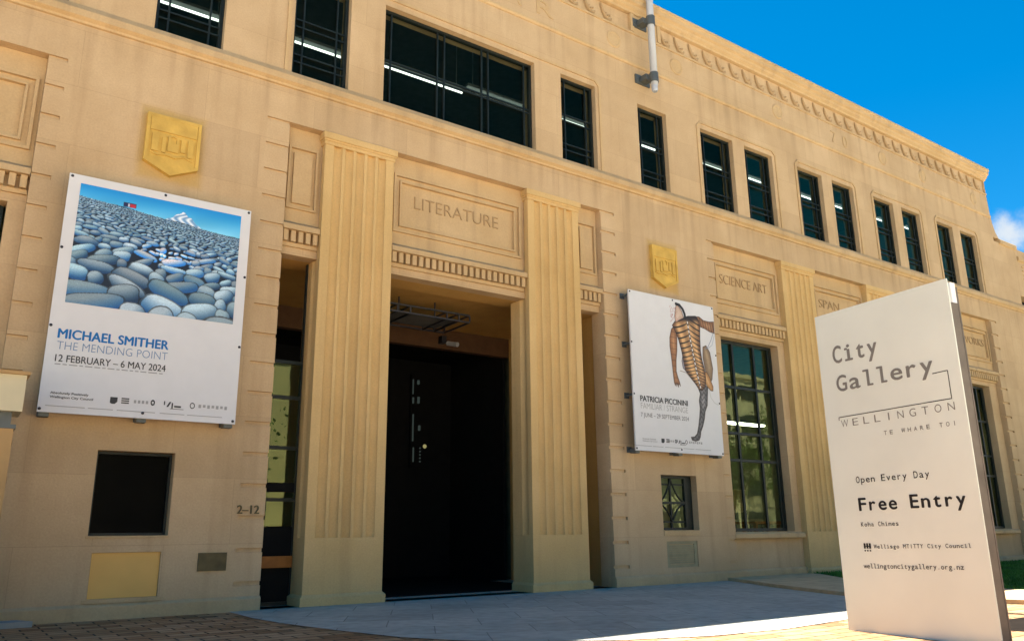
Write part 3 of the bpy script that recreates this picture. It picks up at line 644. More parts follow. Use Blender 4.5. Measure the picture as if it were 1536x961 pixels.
# ---------------------------------------------------------------- porch
mb = MB()
px0, px1, py1 = 3.30, 9.14, 3.0
mb.box(px0-0.2, px1+0.2, 0.345, 0.75, 4.556, 5.0)                          # beam behind the lintel
mb.box(px0-0.2, px1+0.2, 0.75, py1+0.1, 4.66, 4.8)                        # ceiling
mb.box(px0-0.2, px0, 0.345, py1, -0.02, 4.66); mb.box(px1, px1+0.2, 0.345, py1, -0.02, 4.66)
mb.build('porch', M['porch'], bld)
mb = MB(); mb.box(px0, px1, py1, py1+0.15, 4.28, 4.66)
mb.build('doorway_header', M['brownstone'], bld)
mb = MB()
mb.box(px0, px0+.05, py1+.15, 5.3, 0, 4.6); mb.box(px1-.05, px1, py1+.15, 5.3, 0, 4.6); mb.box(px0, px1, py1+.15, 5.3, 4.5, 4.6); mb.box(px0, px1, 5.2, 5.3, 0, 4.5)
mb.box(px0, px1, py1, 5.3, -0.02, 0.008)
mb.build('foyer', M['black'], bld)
# glazed screen filling the gap between pier and column
mb = MB(); sx0, sx1, sy = 3.305, 3.92, 0.40
for x in (sx0, sx1-.05): mb.box(x, x+.05, sy, sy+.06, 0, 4.55)
for z in (0, .50, 1.28, 1.95, 2.62, 3.10): mb.box(sx0+.05, sx1-.05, sy+.003, sy+.057, z, z+.045)
scr = mb.build('glazed_screen', M['frame'], bld)
mb = MB(); pane(mb, sx0+.03, sx1-.03, sy+.03, .97, 3.12); mb.build('glass', M['glass_low'], scr)
mb = MB(); mb.box(sx0+.05, sx1-.05, sy+.02, sy+.04, .03, .96); mb.box(sx0+.05, sx1-.05, sy+.02, sy+.04, 1.40, 1.52); mb.box(sx0+.05, sx0+.2, sy+.01, sy+.028, 1.05, 1.28); mb.box(sx0+.05, sx0+.16, sy+.01, sy+.028, 1.55, 1.95); mb.build('dark_panel', M['black'], scr)
mb = MB(); mb.box(sx0+.05, sx1-.05, sy+.061, sy+.075, 0.03, 3.12); mb.build('backing', M['black'], scr)
mb = MB(); mb.box(sx0+.05, sx1-.05, sy-.05, sy-.003, .46, .60); mb.build('push_rail', M['timber'], scr)
mb = MB(); mb.box(3.9, 8.54, .62, 2.99, 0.001, .012); mb.build('entrance_mat', M['black'], bld)  # black sheet paints the shade on the porch floor

# ---------------------------------------------------------------- lower wing beyond the main block
mb = MB(); relief(mb, XE+0.001, 34, -0.05, 9.0, [(25.6, 26.7, 7.205, 7.5, None), (25.8, 26.8, 1, 4.5, None)], base=0.004, hole=.3)
mb.box(XE+.01, 25.72, 0.31, 8, 8.9, 9.0); mb.box(33.7, 34, .01, 8, 0, 8.6); mb.box(XE, 34, .31, 8, 8.4, 8.5); mb.box(XE, 34, 7.9, 8, 0, 8.4)
mb.build('wing_wall', M['wall'], bld)
mb = MB(); mb.box(25.4, 27, .31, .4, .5, 8); mb.build('wing_blind', M['black'], bld)
mb = MB(); mb.plate([(XE+.001, 11.0), (XE+.02, 10.3), (XE+.04, 9.85), (XE+.10, 9.55), (XE+.2, 9.3), (XE+.36, 9.12), (XE+.001, 9.12)], 0.002, 0.36); mb.build('parapet_sweep', M['wall'], bld)
mb = MB()
mb.prof_x([(0.01, 8.94), (-0.05, 8.97), (-0.05, 9.08), (-0.02, 9.11), (0.4, 9.11), (0.4, 8.94)], XE+.3, 25.78)
mb.prof_x([(0.01, 8.60), (-0.05, 8.63), (-0.05, 8.74), (-0.02, 8.77), (0.4, 8.77), (0.4, 8.60)], 25.79, 34)
mb.box(25.72, 25.78, 0.0, .4, 8.77, 8.94)
for k in range(5): mb.box(26.0, 26.35, -0.018, 0.01, 8.45-.13*k, 8.49-.13*k)
mb.build('parapet_coping', M['trim'], bld)

# ================================================================== FITTINGS ON THE BUILDING
# ceiling strip lights
LN = 'ceiling strip lights seen through the upper windows'
LBL = [((1.35, 2.75), 8.63, 'white strip light glowing behind the upper window above the left shield'),
       ((3.55, 5.15), 8.72, 'white strip light glowing behind the tall upper window left of the broad window'),
       ((5.30, 7.10), 8.84, 'long white strip light glowing in the left half of the broad upper window'),
       ((7.16, 9.0), 8.95, 'long white strip light glowing in the right half of the broad upper window'),
       ((9.35, 10.2), 9.02, 'short white strip light in the narrow window just right of the broad window'),
       ((11.55, 12.3), 9.08, 'short white strip light in the single window below the white pole'),
       ((13.6, 14.5), 9.16, 'white strip light in the left window of the first pair right of the pole'),
       ((15.15, 16.0), 9.22, 'white strip light in the right window of the first pair right of the pole'),
       ((17.3, 18.1), 9.26, 'white strip light in the left window of the second pair right of the pole'),
       ((18.85, 19.6), 9.32, 'white strip light in the right window of the second pair right of the pole'),
       ((20.9, 21.6), 9.39, 'white strip light in the left window of the third pair right of the pole'),
       ((22.35, 23.0), 9.45, 'white strip light in the right window of the third pair right of the pole')]
for (a, b), z, lb in LBL:
    y = 1.5
    t = thing('strip_light', lb, 'light', ((a+b)/2, y, z), LN)
    mb = MB(); mb.box(a, b, y-.09, y+.09, z+.05, z+.10); 
    for q in (a+.15, b-.15): mb.tube([(q, y, z+.10), (q, y, 10.67)], .012, 6)
    mb.build('housing', M['steel'], t)
    mb = MB(); mb.tube([(a+.02, y, z+.012), (b-.02, y, z+.012)], .019, 8); mb.build('tube', M['tube'], t)
# strip lights and furniture in the lower right room
for (a, b, y, z, lb) in ((13.3, 16.2, 2.4, 3.25, 'long white strip light inside the tall bay window right of the figure poster'), (14.9, 15.9, 3.6, 2.7, 'short low strip light deeper inside the bay window right of the figure poster'), (24.05-.5, 24.05, 1.5, 3.4, 'strip light inside the bay window right of the tall cream sign')):
    t = thing('strip_light', lb, 'light', ((a+b)/2, y, z), 'ceiling strip lights in the lower rooms')
    mb = MB(); mb.box(a, b, y-.1, y+.1, z+.06, z+.12)
    for q in (a+.1, b-.1): mb.tube([(q, y, z+.12), (q, y, 4.79)], .012, 6)
    mb.build('housing', M['steel'], t)
    mb = MB(); mb.box(a+.02, b-.02, y-.08, y+.08, z+.02, z+.058); mb.build('diffuser', M['diffuser'], t)
def table(x, y, lb):
    t = thing('table', lb, 'table', (x, y, 0.02), 'tables inside the bay window')
    mb = MB(); mb.box(x-.7, x+.7, y-.4, y+.4, .98, 1.03); mb.build('tabletop', M['timber'], t)
    for sx in (-1, 1):
        for sy in (-1, 1):
            mb = MB(); mb.box(x+sx*.63-.03, x+sx*.63+.03, y+sy*.34-.03, y+sy*.34+.03, .02, .98); mb.build('leg', M['timber'], t)
table(14.2, 1.1, 'brown table just behind the bay window right of the figure poster'); table(16.0, 2.2, 'brown table further back behind the bay window right of the figure poster')
def chair(x, y, lb, m):
    t = thing('chair', lb, 'chair', (x, y, .02), 'chairs inside the bay window')
    mb = MB(); mb.box(x-.22, x+.22, y-.22, y+.22, 1.04, 1.09); mb.build('seat', M[m], t)
    mb = MB(); mb.box(x-.22, x+.22, y+.19, y+.23, 1.25, 1.75); mb.build('backrest', M[m], t)
    for sx in (-1, 1):
        for sy in (-1, 1):
            mb = MB(); mb.tube([(x+sx*.24, y+sy*.24, .02), (x+sx*.19, y+sy*.19, 1.3 if sy > 0 else 1.04)], .016, 6); mb.build('leg', M['bolt'], t)
chair(13.5, 1.9, 'pale high chair behind the left panes of the bay window', 'cream'); chair(14.9, 2.0, 'pale high chair behind the middle panes of the bay window', 'cream')

# posters -----------------------------------------------------------------
def grid_print(name, parent, a0, a1, b0, b1, y, img):
    ny, nx = img.shape[:2]; off = root_of(parent).location
    xs = np.linspace(a0, a1, nx); zs = np.linspace(b1, b0, ny); X, Z = np.meshgrid(xs, zs)
    v = np.c_[X.ravel()-off.x, np.full(X.size, y-off.y), Z.ravel()-off.z]
    idx = np.arange(nx*ny).reshape(ny, nx); f = np.c_[idx[1:, :-1].ravel(), idx[1:, 1:].ravel(), idx[:-1, 1:].ravel(), idx[:-1, :-1].ravel()]
    me = bpy.data.meshes.new(name); me.from_pydata(v.tolist(), [], f.tolist())
    at = me.color_attributes.new('print', 'FLOAT_COLOR', 'POINT')
    im = np.clip(img, 0, 1); lin = np.where(im <= 0.04045, im/12.92, ((im+0.055)/1.055)**2.4)
    at.data.foreach_set('color', np.c_[lin.reshape(-1, 3), np.ones(nx*ny)].astype(np.float32).ravel())
    me.materials.append(M['print']); o = bpy.data.objects.new(name, me); COL.objects.link(o); o.parent = parent; return o
def pebble_picture(nx=330, ny=262):
    r = np.random.default_rng(5)
    asp = nx/ny; V, U = np.meshgrid(np.linspace(0, 1, ny), np.linspace(0, asp, nx), indexing='ij')
    im = np.zeros((ny, nx, 3))
    sky1, sky2 = np.array([.06, .54, .84]), np.array([.50, .82, .95])
    t = np.clip(V/0.22, 0, 1)[..., None]; im[:] = sky1*(1-t)+sky2*t
    im += 0.05*np.sin(U*9+V*22)[..., None]*t
    # mountain
    mx_ = 0.615*asp; dx = U-mx_; hgt = 0.068+0.125*np.maximum(0, 1-np.abs(dx)/0.165)**0.9+0.012*np.sin(U*61)*np.sin(U*37+1)
    mm = (V > 0.205-hgt+0.062) & (np.abs(dx) < 0.17) & (V < .25)
    ridg = 0.5+0.5*np.sin(dx*95+V*50+3*np.sin(V*60)); mc = np.array([.93, .96, .99])*ridg[..., None]+np.array([.42, .60, .78])*(1-ridg[..., None])
    im[mm] = mc[mm]
    hor = 0.105+0.115*(U/asp)+0.006*np.sin(U*14)
    g_ = V > hor; im[g_] = np.array([.03, .10, .17])
    v = 0.0; depth = lambda u, w: w
    rows = []; w_ = 0.004
    while w_ < 1.05: rows.append(w_); w_ += 0.0075+0.155*w_**1.2
    for w_ in rows:
        s = 0.0075+0.125*w_**1.15
        u = -s+r.uniform(0, s)
        while u < asp+s:
            k = r.uniform(.45, 1.6); ra = s*k*1.12; rb = s*r.uniform(.55, .9)*min(1.15, .62+.5*w_)
            cu = u+ra; cv = 0.105+0.115*(cu/asp)+w_*0.86+r.uniform(-.3, .3)*rb
            cen = math.exp(-(((cu/asp-.56)/.19)**2+((cv-.50)/.095)**2))
            if cen > .35 and r.random() < .8: ra *= .5; rb *= .5
            j0, j1 = max(0, int((cv-rb*1.4)*ny)), min(ny, int((cv+rb*1.4)*ny)+2); i0, i1 = max(0, int((cu-ra*1.4)/asp*nx)), min(nx, int((cu+ra*1.4)/asp*nx)+2)
            if j1 > j0 and i1 > i0:
                A = r.uniform(-.45, .45); dU = U[j0:j1, i0:i1]-cu; dV = V[j0:j1, i0:i1]-cv
                p = (dU*math.cos(A)+dV*math.sin(A))/ra; q = (-dU*math.sin(A)+dV*math.cos(A))/rb
                ex = r.uniform(1.9, 3.2); th = np.arctan2(q, p); wob = 1+r.uniform(.03, .14)*np.sin(2*th+r.uniform(0, 6.3))+r.uniform(.02, .10)*np.sin(3*th+r.uniform(0, 6.3)); d = (np.abs(p)**ex+np.abs(q)**ex)/wob**2
                top = r.uniform(.58, .86)+.20*cen; tint = r.uniform(-.03, .03)
                hi = np.array([top*.86+tint+.16*cen, top, top*1.07-.04*cen]); lo = np.array([.07, .27, .46])*r.uniform(.7, 1.3)*(1+1.2*cen)
                sh = np.clip(.62-.75*q-.25*p-.30*d, 0, 1)[..., None]
                c = lo*(1-sh)+hi*sh; c = np.where((d > .8)[..., None], c*.5, c)
                c *= 1+.05*r.normal(size=c.shape[:2])[..., None]
                m = (d < 1) & (V[j0:j1, i0:i1] > hor[j0:j1, i0:i1]-.01); sub_ = im[j0:j1, i0:i1]; sub_[m] = c[m]
            u += ra*1.82
    # little hut on the skyline
    x0 = .255*asp; m = (U > x0) & (U < x0+.095) & (V > .088) & (V < .125); im[m] = (.13, .14, .30)
    m = (U > x0+.05) & (U < x0+.09) & (V > .092) & (V < .125); im[m] = (.72, .16, .22); m = (U > x0+.032) & (U < x0+.045) & (V > .095) & (V < .12); im[m] = (.8, .8, .85)
    return im

YP = -0.25
def poster(cx, a0, a1, z0, z1, lb):
    t = thing('poster_board', lb, 'poster', ((a0+a1)/2, YP, z0))
    mb = MB(); mb.box(a0, a1, YP, YP+0.03, z0, z1); mb.build('board', M['white'], t)
    mb = MB(); mb.box(a0+.02, a1-.02, YP+.0305, YP+.034, z0+.02, z1-.02); mb.build('backing', M['edge'], t)
    for x in (a0+.07, (a0+a1)/2, a1-.07):
        for z in (z0+.03, z0+.95, z0+1.85, z1-.06) if x != (a0+a1)/2 else (z0+.03, z1-.06):
            mb = MB(); mb.tube([(x, YP+.034, z), (x, 0.002, z)], .022, 8); mb.box(x-.05, x+.05, -.016, .004, z-.05, z+.05)
            if z == z0+.03: mb.box(x-.05, x+.05, YP+.036, YP+.16, z-.07, z-.005)
            mb.build('bracket', M['steel'], t)
    for x, z in [(a0+.03, z1-.03), ((a0+a1)/2, z1-.03), (a1-.03, z1-.03), (a0+.02, z0+.035), ((a0+a1)/2, z0+.06), (a1-.03, z0+.035), (a0+.02, z0+.95), (a0+.02, z0+1.85), (a1-.02, z0+.95), (a1-.02, z0+1.85)]:
        mb = MB(); mb.dome((x, YP-.0005, z), .017, h=.6); mb.build('bolt', M['bolt'], t)
    return t
p1 = poster(0, 0.765, 2.845, 2.150, 4.897, 'white exhibition poster with a blue pebble beach picture and mountain')
grid_print('picture', p1, 0.889, 2.724, 3.374, 4.797, YP-.003, pebble_picture())
fp = FAC(YP)
def words(t, name, mat, items, fr=fp):
    mb = MB()
    for it in items: text(mb, fr, *it[0], **(it[1] if len(it) > 1 else {}))
    return mb.build(name, mat, t)
words(p1, 'artist_lettering', M['blue_ink'], [(('MICHAEL SMITHER', .866, 2.006, 2.968, 3.070), dict(offset=.035))])
words(p1, 'title_lettering', M['pale_blue_ink'], [(('THE MENDING POINT', .868, 2.008, 2.842, 2.930), dict(offset=-.012))])
words(p1, 'date_lettering', M['dark_ink'], [(('12 FEBRUARY \u2013 6 MAY 2024', .868, 2.0, 2.706, 2.782), dict(offset=.012))])
mb = MB(); x = .87
while x < 1.99:
    l = random.uniform(.03, .11); mb.box(x, x+l, YP-.003, YP-.001, 2.672, 2.684); x += l+.02
mb.build('small_print', M['light_ink'], p1)
words(p1, 'sponsor_lettering', M['dark_ink'], [(('Absolutely Positively', .866, 1.235, 2.352, 2.376), dict(offset=.03)), (('Wellington City Council', .866, 1.285, 2.308, 2.332), dict(offset=.03))])
def logos(t, xs, z, s=1.0, dz=0.0):
    """row of small sponsor marks along the poster's foot"""
    mb = MB(); y0, y1 = YP-.003, YP-.001
    x = xs[0]; mb.plate([(x, z), (x+.02, z-.01), (x+.05, z-.01), (x+.075, z+.015), (x+.075, z+.065), (x, z+.065)], y0, y1)
    for k in range(3): mb.box(x+.115, x+.195, y0, y1, z+.002+.024*k, z+.016+.024*k)
    x = xs[2]; mb.box(x, x+.012, y0, y1, z+.02, z+.065); mb.plate([(x+.03, z), (x+.05, z), (x+.08, z+.06), (x+.06, z+.06)], y0, y1); mb.box(x+.085, x+.10, y0, y1, z-.015, z+.05); mb.box(x+.115, x+.19, y0, y1, z+.0, z+.02); mb.box(x+.07, x+.22, y0, y1, z-.022, z-.016)
    n = 20; x = xs[3]
    for i in range(n):
        a, b = math.tau*i/n, math.tau*(i+1)/n; q = lambda th, r: (x+r*.8*math.cos(th), z+.035+r*math.sin(th))
        mb.plate([q(a, .036), q(b, .036), q(b, .025), q(a, .025)], y0, y1)
    x = xs[1]
    for i in range(n):
        a, b = math.tau*i/n, math.tau*(i+1)/n; q = lambda th, r: (x+.14+r*.7*math.cos(th), z+.035+r*math.sin(th))
        mb.plate([q(a, .034), q(b, .034), q(b, .016), q(a, .016)], y0, y1)
    mb.build('sponsor_marks', M['dark_ink'], t)
    mb = MB(); x = xs[1]
    for k in range(4): mb.box(x-.06+k*.042, x-.035+k*.042, y0, y1, z+.015, z+.05)
    x = xs[3]
    for k in range(7): mb.box(x+.07+k*.05, x+.10+k*.05, y0, y1, z+.015+.008*(k % 2), z+.055)
    for (a, b) in ((0, .38), (.41, .66), (.7, 1.1), (1.15, 1.42), (1.45, 1.85)):
        mb.box(xs[0]-.62+a, xs[0]-.62+b, y0, y1, z-.082, z-.074)
    mb.build('pale_marks', M['light_ink'], t)
logos(p1, (1.455, 1.76, 2.02, 2.335), 2.30)

p2 = poster(0, 9.43, 11.60, 2.160, 4.946, 'white exhibition poster with a striped standing figure, right of the entrance')
words(p2, 'artist_lettering', M['dark_ink'], [(('PATRICIA PICCININI', 9.585, 10.735, 2.996, 3.09), dict(offset=.035))])
words(p2, 'title_lettering', M['light_ink'], [(('FAMILIAR / STRANGE', 9.588, 10.73, 2.868, 2.966), dict(offset=-.008))])
words(p2, 'date_lettering', M['dark_ink'], [(('7 JUNE \u2013 29 SEPTEMBER 2024', 9.58, 10.74, 2.73, 2.80), dict(offset=-.004))])
words(p2, 'sponsor_lettering', M['light_ink'], [(('Absolutely Positively', 9.585, 9.90, 2.352, 2.372), dict(offset=.03)), (('Wellington City Council', 9.585, 9.93, 2.315, 2.335), dict(offset=.02))])
logos(p2, (10.03, 10.24, 10.41, 10.64), 2.32)
def figure_picture(nx=300, ny=640):
    """printed drawing: a headless-looking, striped, many jointed standing figure"""
    X0, X1, Z0, Z1 = 10.30, 11.595, 2.34, 4.935
    X, Z = np.meshgrid(np.linspace(X0, X1, nx), np.linspace(Z1, Z0, ny)); im = np.ones((ny, nx, 3))*np.array([.832, .83, .833])
    r = np.random.default_rng(3); tex = r.normal(size=(ny, nx)); tex = (tex+np.roll(tex, 1, 0)+np.roll(tex, 1, 1)+np.roll(tex, 2, 0))/4
    def inside(poly):
        m = np.zeros(X.shape, bool); n = len(poly)
        for i in range(n):
            (xa, za), (xb, zb) = poly[i], poly[(i+1) % n]
            if za == zb: continue
            c = ((za > Z) != (zb > Z)) & (X < (xb-xa)*(Z-za)/(zb-za)+xa); m ^= c
        return m
    def sdist(path):
        d = np.full(X.shape, 9.0)
        for (xa, za), (xb, zb) in zip(path[:-1], path[1:]):
            L2 = (xb-xa)**2+(zb-za)**2+1e-9; t = np.clip(((X-xa)*(xb-xa)+(Z-za)*(zb-za))/L2, 0, 1); d = np.minimum(d, np.hypot(X-xa-t*(xb-xa), Z-za-t*(zb-za)))
        return d
    def line(path, w_, c, al=1.0):
        a = np.clip((w_-sdist(path))/.005+.5, 0, 1)[..., None]*al; im[:] = im*(1-a)+np.array(c)*a
    def limb(poly, c1, c2, stripe=None, edge=(.20, .13, .08)):
        m = inside(poly); d = sdist(poly+[poly[0]]); sh = np.clip(d/.09, 0, 1)*(.75+.25*np.sin(X*23+Z*9))
        c = np.array(c1)*(1-sh[..., None])+np.array(c2)*sh[..., None]; c = c*(1+.10*tex[..., None])
        if stripe is not None: c = c*(1-.5*stripe[..., None])
        im[m] = c[m]; line(poly+[poly[0]], .006, edge, .8)
    skin, skd = (.80, .62, .42), (.50, .33, .20)
    limb([(11.24, 4.13), (11.33, 4.17), (11.42, 4.05), (11.47, 3.75), (11.43, 3.55), (11.38, 3.475), (11.27, 3.64), (11.22, 3.93)], (.45, .36, .27), (.66, .56, .42))
    limb([(11.10, 4.69), (11.20, 4.70), (11.31, 4.645), (11.46, 4.64), (11.59, 4.66), (11.586, 4.43), (11.45, 4.45), (11.33, 4.49), (11.15, 4.52)], skd, (.72, .55, .38), stripe=(np.sin(X*95+Z*20) > .5)*.7)
    line([(11.56, 4.45), (11.47, 4.28), (11.38, 4.15), (11.30, 4.10)], .006, (.45, .50, .58)); line([(11.58, 4.40), (11.50, 4.20), (11.36, 4.11)], .004, (.5, .55, .62))
    limb([(10.56, 4.39), (10.50, 4.42), (10.44, 4.36), (10.385, 4.20), (10.375, 4.04), (10.395, 3.86), (10.41, 3.66), (10.42, 3.50), (10.43, 3.39), (10.455, 3.335), (10.475, 3.39), (10.49, 3.325), (10.51, 3.385), (10.535, 3.315), (10.545, 3.385), (10.585, 3.34), (10.565, 3.42), (10.53, 3.50), (10.50, 3.60), (10.515, 3.80), (10.55, 3.98), (10.57, 4.20)], skd, (.74, .54, .36), stripe=(np.sin(Z*60) > .8)*.3)
    # pelvis sling and back leg
    line([(10.60, 3.62), (10.75, 3.60), (10.95, 3.44)], .007, (.6, .55, .5)); line([(11.33, 3.34), (11.36, 3.2), (11.45, 3.11), (11.55, 3.08)], .005, (.7, .7, .66))
    limb([(10.70, 3.95), (10.66, 3.80), (10.68, 3.68), (10.76, 3.62), (10.80, 3.80)], (.55, .52, .56), (.70, .66, .68))
    # lower leg: grey, scaly
    grey_ = (np.sin(Z*70+np.sin(X*60)*2) > .35)*.6
    limb([(11.03, 3.36), (11.20, 3.42), (11.30, 3.39), (11.27, 3.20), (11.25, 3.05), (11.18, 2.93), (11.15, 2.80), (11.09, 2.66), (11.03, 2.56), (11.01, 2.47), (10.97, 2.41), (10.88, 2.385), (10.79, 2.40), (10.77, 2.45), (10.86, 2.46), (10.93, 2.52), (10.98, 2.66), (11.02, 2.82), (11.05, 2.98), (11.04, 3.12), (11.08, 3.25)], (.28, .27, .27), (.60, .58, .58), stripe=grey_)
    limb([(11.188, 3.663), (11.30, 3.66), (11.36, 3.58), (11.44, 3.41), (11.43, 3.33), (11.37, 3.33), (11.28, 3.40), (11.21, 3.50)], (.62, .44, .24), (.88, .70, .48))
    # torso with rib bands
    tor = [(10.47, 4.44), (10.56, 4.54), (10.70, 4.60), (10.90, 4.67), (11.10, 4.70), (11.19, 4.62), (11.20, 4.50), (11.18, 4.30), (11.17, 4.05), (11.19, 3.90), (11.24, 3.72), (11.26, 3.55), (11.24, 3.40), (11.14, 3.31), (11.06, 3.32), (10.97, 3.42), (10.83, 3.55), (10.74, 3.63), (10.70, 3.80), (10.67, 3.98), (10.61, 4.19), (10.54, 4.33)]
    sp_ = lambda z: np.interp(z, [3.3, 3.6, 4.0, 4.4, 4.66], [11.12, 11.04, 10.96, 10.89, 10.86])
    cxs = sp_(Z); u = X-cxs; per = np.interp(Z, [3.3, 3.7, 4.1, 4.7], [.052, .062, .09, .125])
    ph = np.cumsum(np.ones_like(Z)*((Z1-Z0)/ny)/per, 0)-np.abs(u)*5.0*(1-np.abs(u))
    st = np.clip((np.sin(ph*math.tau)-.45)/.35, 0, 1)
    limb(tor, (.36, .23, .13), (.86, .68, .45), stripe=st*(.9+.7*np.clip(np.abs(u)/.2, 0, 1)), edge=(.10, .07, .06))
    m = inside(tor); top = np.clip((Z-4.50-.25*np.abs(u))/.10, 0, 1)[..., None]*.85; im[m] = (im*(1-top)+np.array([.13, .09, .07])*top)[m]
    sp_path = [(float(sp_(z)), z) for z in np.linspace(4.58, 3.36, 14)]
    line(sp_path, .020, (.30, .25, .22)); dash = (np.sin(Z*75) > -.2); a = (np.clip((.013-sdist(sp_path))/.005+.5, 0, 1)*dash)[..., None]; im[:] = im*(1-a)+np.array([.88, .86, .84])*a
    # neck: pale throat with a black mane curve, red flecks to the left
    limb([(10.60, 4.84), (10.66, 4.83), (10.74, 4.74), (10.78, 4.62), (10.66, 4.56), (10.56, 4.50), (10.545, 4.62), (10.57, 4.72)], (.70, .58, .50), (.90, .84, .78))
    line([(10.60, 4.86), (10.69, 4.85), (10.77, 4.78), (10.81, 4.70), (10.82, 4.62)], .028, (.10, .08, .07))
    for k in range(26):
        x, z = r.uniform(10.44, 10.60), r.uniform(4.52, 4.82); line([(x, z), (x+r.uniform(-.02, .02), z-.03)], .004, (.62, .30, .28), .8)
    return im, (X0, X1, Z0, Z1)
fi, (X0, X1, Z0, Z1) = figure_picture()
# only the drawn part becomes print (the paper around it is the board)
o = grid_print('figure_picture', p2, X0, X1, Z0, Z1, YP-.0015, fi)
bm = bmesh.new(); bm.from_mesh(o.data); bm.verts.ensure_lookup_table()
drawn = (np.abs(fi-np.array([.832, .83, .833])).max(-1) > .012).ravel()
kill = [f for f in bm.faces if not any(drawn[v.index] for v in f.verts)]
bmesh.ops.delete(bm, geom=kill, context='FACES'); bm.to_mesh(o.data); bm.free()

# white pole with two clamps
yp, xp = -0.27, 10.38
t = thing('wall_pole', 'white round pole clamped to the parapet by two dark brackets', 'pole', (xp, 0, 9.13))
mb = MB(); mb.tube([(xp, yp, 9.24), (xp, yp, 14.5)], 0.070, 20); mb.build('pole', M['pole'], t, smooth=True)
mb = MB(); mb.tube([(xp, yp, 9.10), (xp, yp, 9.14), (xp, yp, 9.239)], [.045, .06, .06], 16); mb.build('end_cap', M['pole'], t)
for z in (9.40, 10.66):
    mb = MB(); mb.tube([(xp, yp, z-.10), (xp, yp, z+.10)], 0.088, 18); mb.box(xp-.10, xp-.05, yp-.02, yp+.1, z-.06, z+.06); mb.box(xp-.16, xp+.02, yp+.06, -0.03, z-.035, z+.075); mb.box(xp-.26, xp+.12, -0.032, 0.0, z-.06, z+.13)
    for q in (-.2, .06): mb.dome((xp+q, -0.032, z+.035), .02)
    mb.build('bracket', M['steel'], t)
# bronze plaque, house number
t = tag(MB().box(2.61, 2.935, -0.02, 0.0, 0.462, 0.668).build('wall_plaque', M['bronze']), 'small dark bronze plaque on the wall left of the entrance', 'plaque')
mb = MB(); text(mb, FAC(-.004), '2\u201312', 3.02, 3.285, 1.115, 1.212, ext=.006, out_=.004, offset=.02)
tag(mb.build('house_number', M['bronze']), 'raised bronze street number 2-12 on the quoins left of the entrance', 'house number')
# lantern frame under the porch ceiling
t = thing('porch_lantern', 'flat black metal lantern frame hanging under the porch ceiling', 'lantern', (6.2, 1.45, 4.3))
mb = MB(); lx0, lx1, ly0, ly1, lz0, lz1 = 5.42, 6.98, 1.05, 1.88, 4.28, 4.40; q = .014
for z in (lz0, lz1):
    for y in (ly0, ly1): mb.box(lx0, lx1, y-q, y+q, z-q, z+q)
    for x in (lx0, lx0+.21, lx0+.44, lx1-.44, lx1-.21, lx1):
        mb.box(x-q, x+q, ly0+q, ly1-q, z-q*.8, z+q*.8)
for x in (lx0, lx0+.21, lx0+.44, lx1-.44, lx1-.21, lx1):
    for y in (ly0, ly1): mb.box(x-q*.9, x+q*.9, y-q*.9, y+q*.9, lz0+q, lz1-q)
mb.build('frame', M['bolt'], t)
mb = MB(); mb.box(lx0+.23, lx1-.23, ly0+.1, ly1-.1, lz0+.02, lz0+.03); mb.build('pane', M['room'], t)
for x in (lx0+.44, lx1-.44):
    mb = MB(); mb.tube([(x, 1.46, lz0+.03), (x, 1.46, 4.66)], .014, 6); mb.build('hanger', M['bolt'], t)
# camera on the header
t = thing('security_camera', 'small security camera fixed to the brown header over the doorway', 'camera', (7.55, 2.9, 4.35))
mb = MB(); mb.box(7.5, 7.6, 2.86, 2.998, 4.36, 4.5); mb.build('mount', M['bolt'], t)
mb = MB(); mb.tube([(7.62, 2.85, 4.36), (7.70, 2.62, 4.30)], .045, 10); mb.build('body', M['pole'], t)
# lit slot deep inside the foyer
t = thing('foyer_window', 'slim lit slot window glimmering deep inside the dark doorway', 'window', (8.2, 5.1, 2.2))
mb = MB(); mb.box(8.06, 8.46, 5.12, 5.18, 2.2, 4.2); mb.build('frame', M['black'], t)
mb = MB()
for (a, b, z0, z1) in ((8.09, 8.10, 3.75, 4.07), (8.09, 8.115, 3.55, 3.68), (8.10, 8.116, 2.75, 3.32), (8.12, 8.137, 2.32, 2.62), (8.20, 8.24, 3.97, 4.06), (8.21, 8.25, 3.56, 3.70), (8.24, 8.28, 2.98, 3.09)):
    mb.box(a, b, 5.08, 5.118, z0, z1)
for k in range(5): mb.box(8.28, 8.30, 5.08, 5.118, 2.32+.07*k, 2.345+.07*k)
mb.build('lit_panes', emat('dim_daylight', (.42, .56, .50), .018), t)
mb = MB(); mb.dome((8.40, 5.10, 2.655), .045, n=10); mb.build('lamp', emat('yellow_lamp', (.8, .72, .30), .09), t)

# cream box on a tan post at the far left
t = thing('post_sign', 'cream box on a tan post at the left edge of the picture', 'sign', (.2, -.9, 0))
mb = MB(); mb.box(-.1, .53, -1.1, -.75, 0, 1.86); mb.build('post', M['tanpost'], t)
mb = MB(); mb.box(-.11, .545, -1.11, -.74, 1.86, 1.90); mb.box(-.08, .50, -1.09, -.77, 1.90, 2.02); mb.build('collar', M['steel'], t)
mb = MB(); mb.box(-.4, .575, -1.16, -.70, 2.02, 2.37); mb.build('box', M['cream'], t)
mb = MB(); mb.box(-.42, .60, -1.19, -.67, 2.371, 2.40); mb.build('lid', M['tanpost'], t)

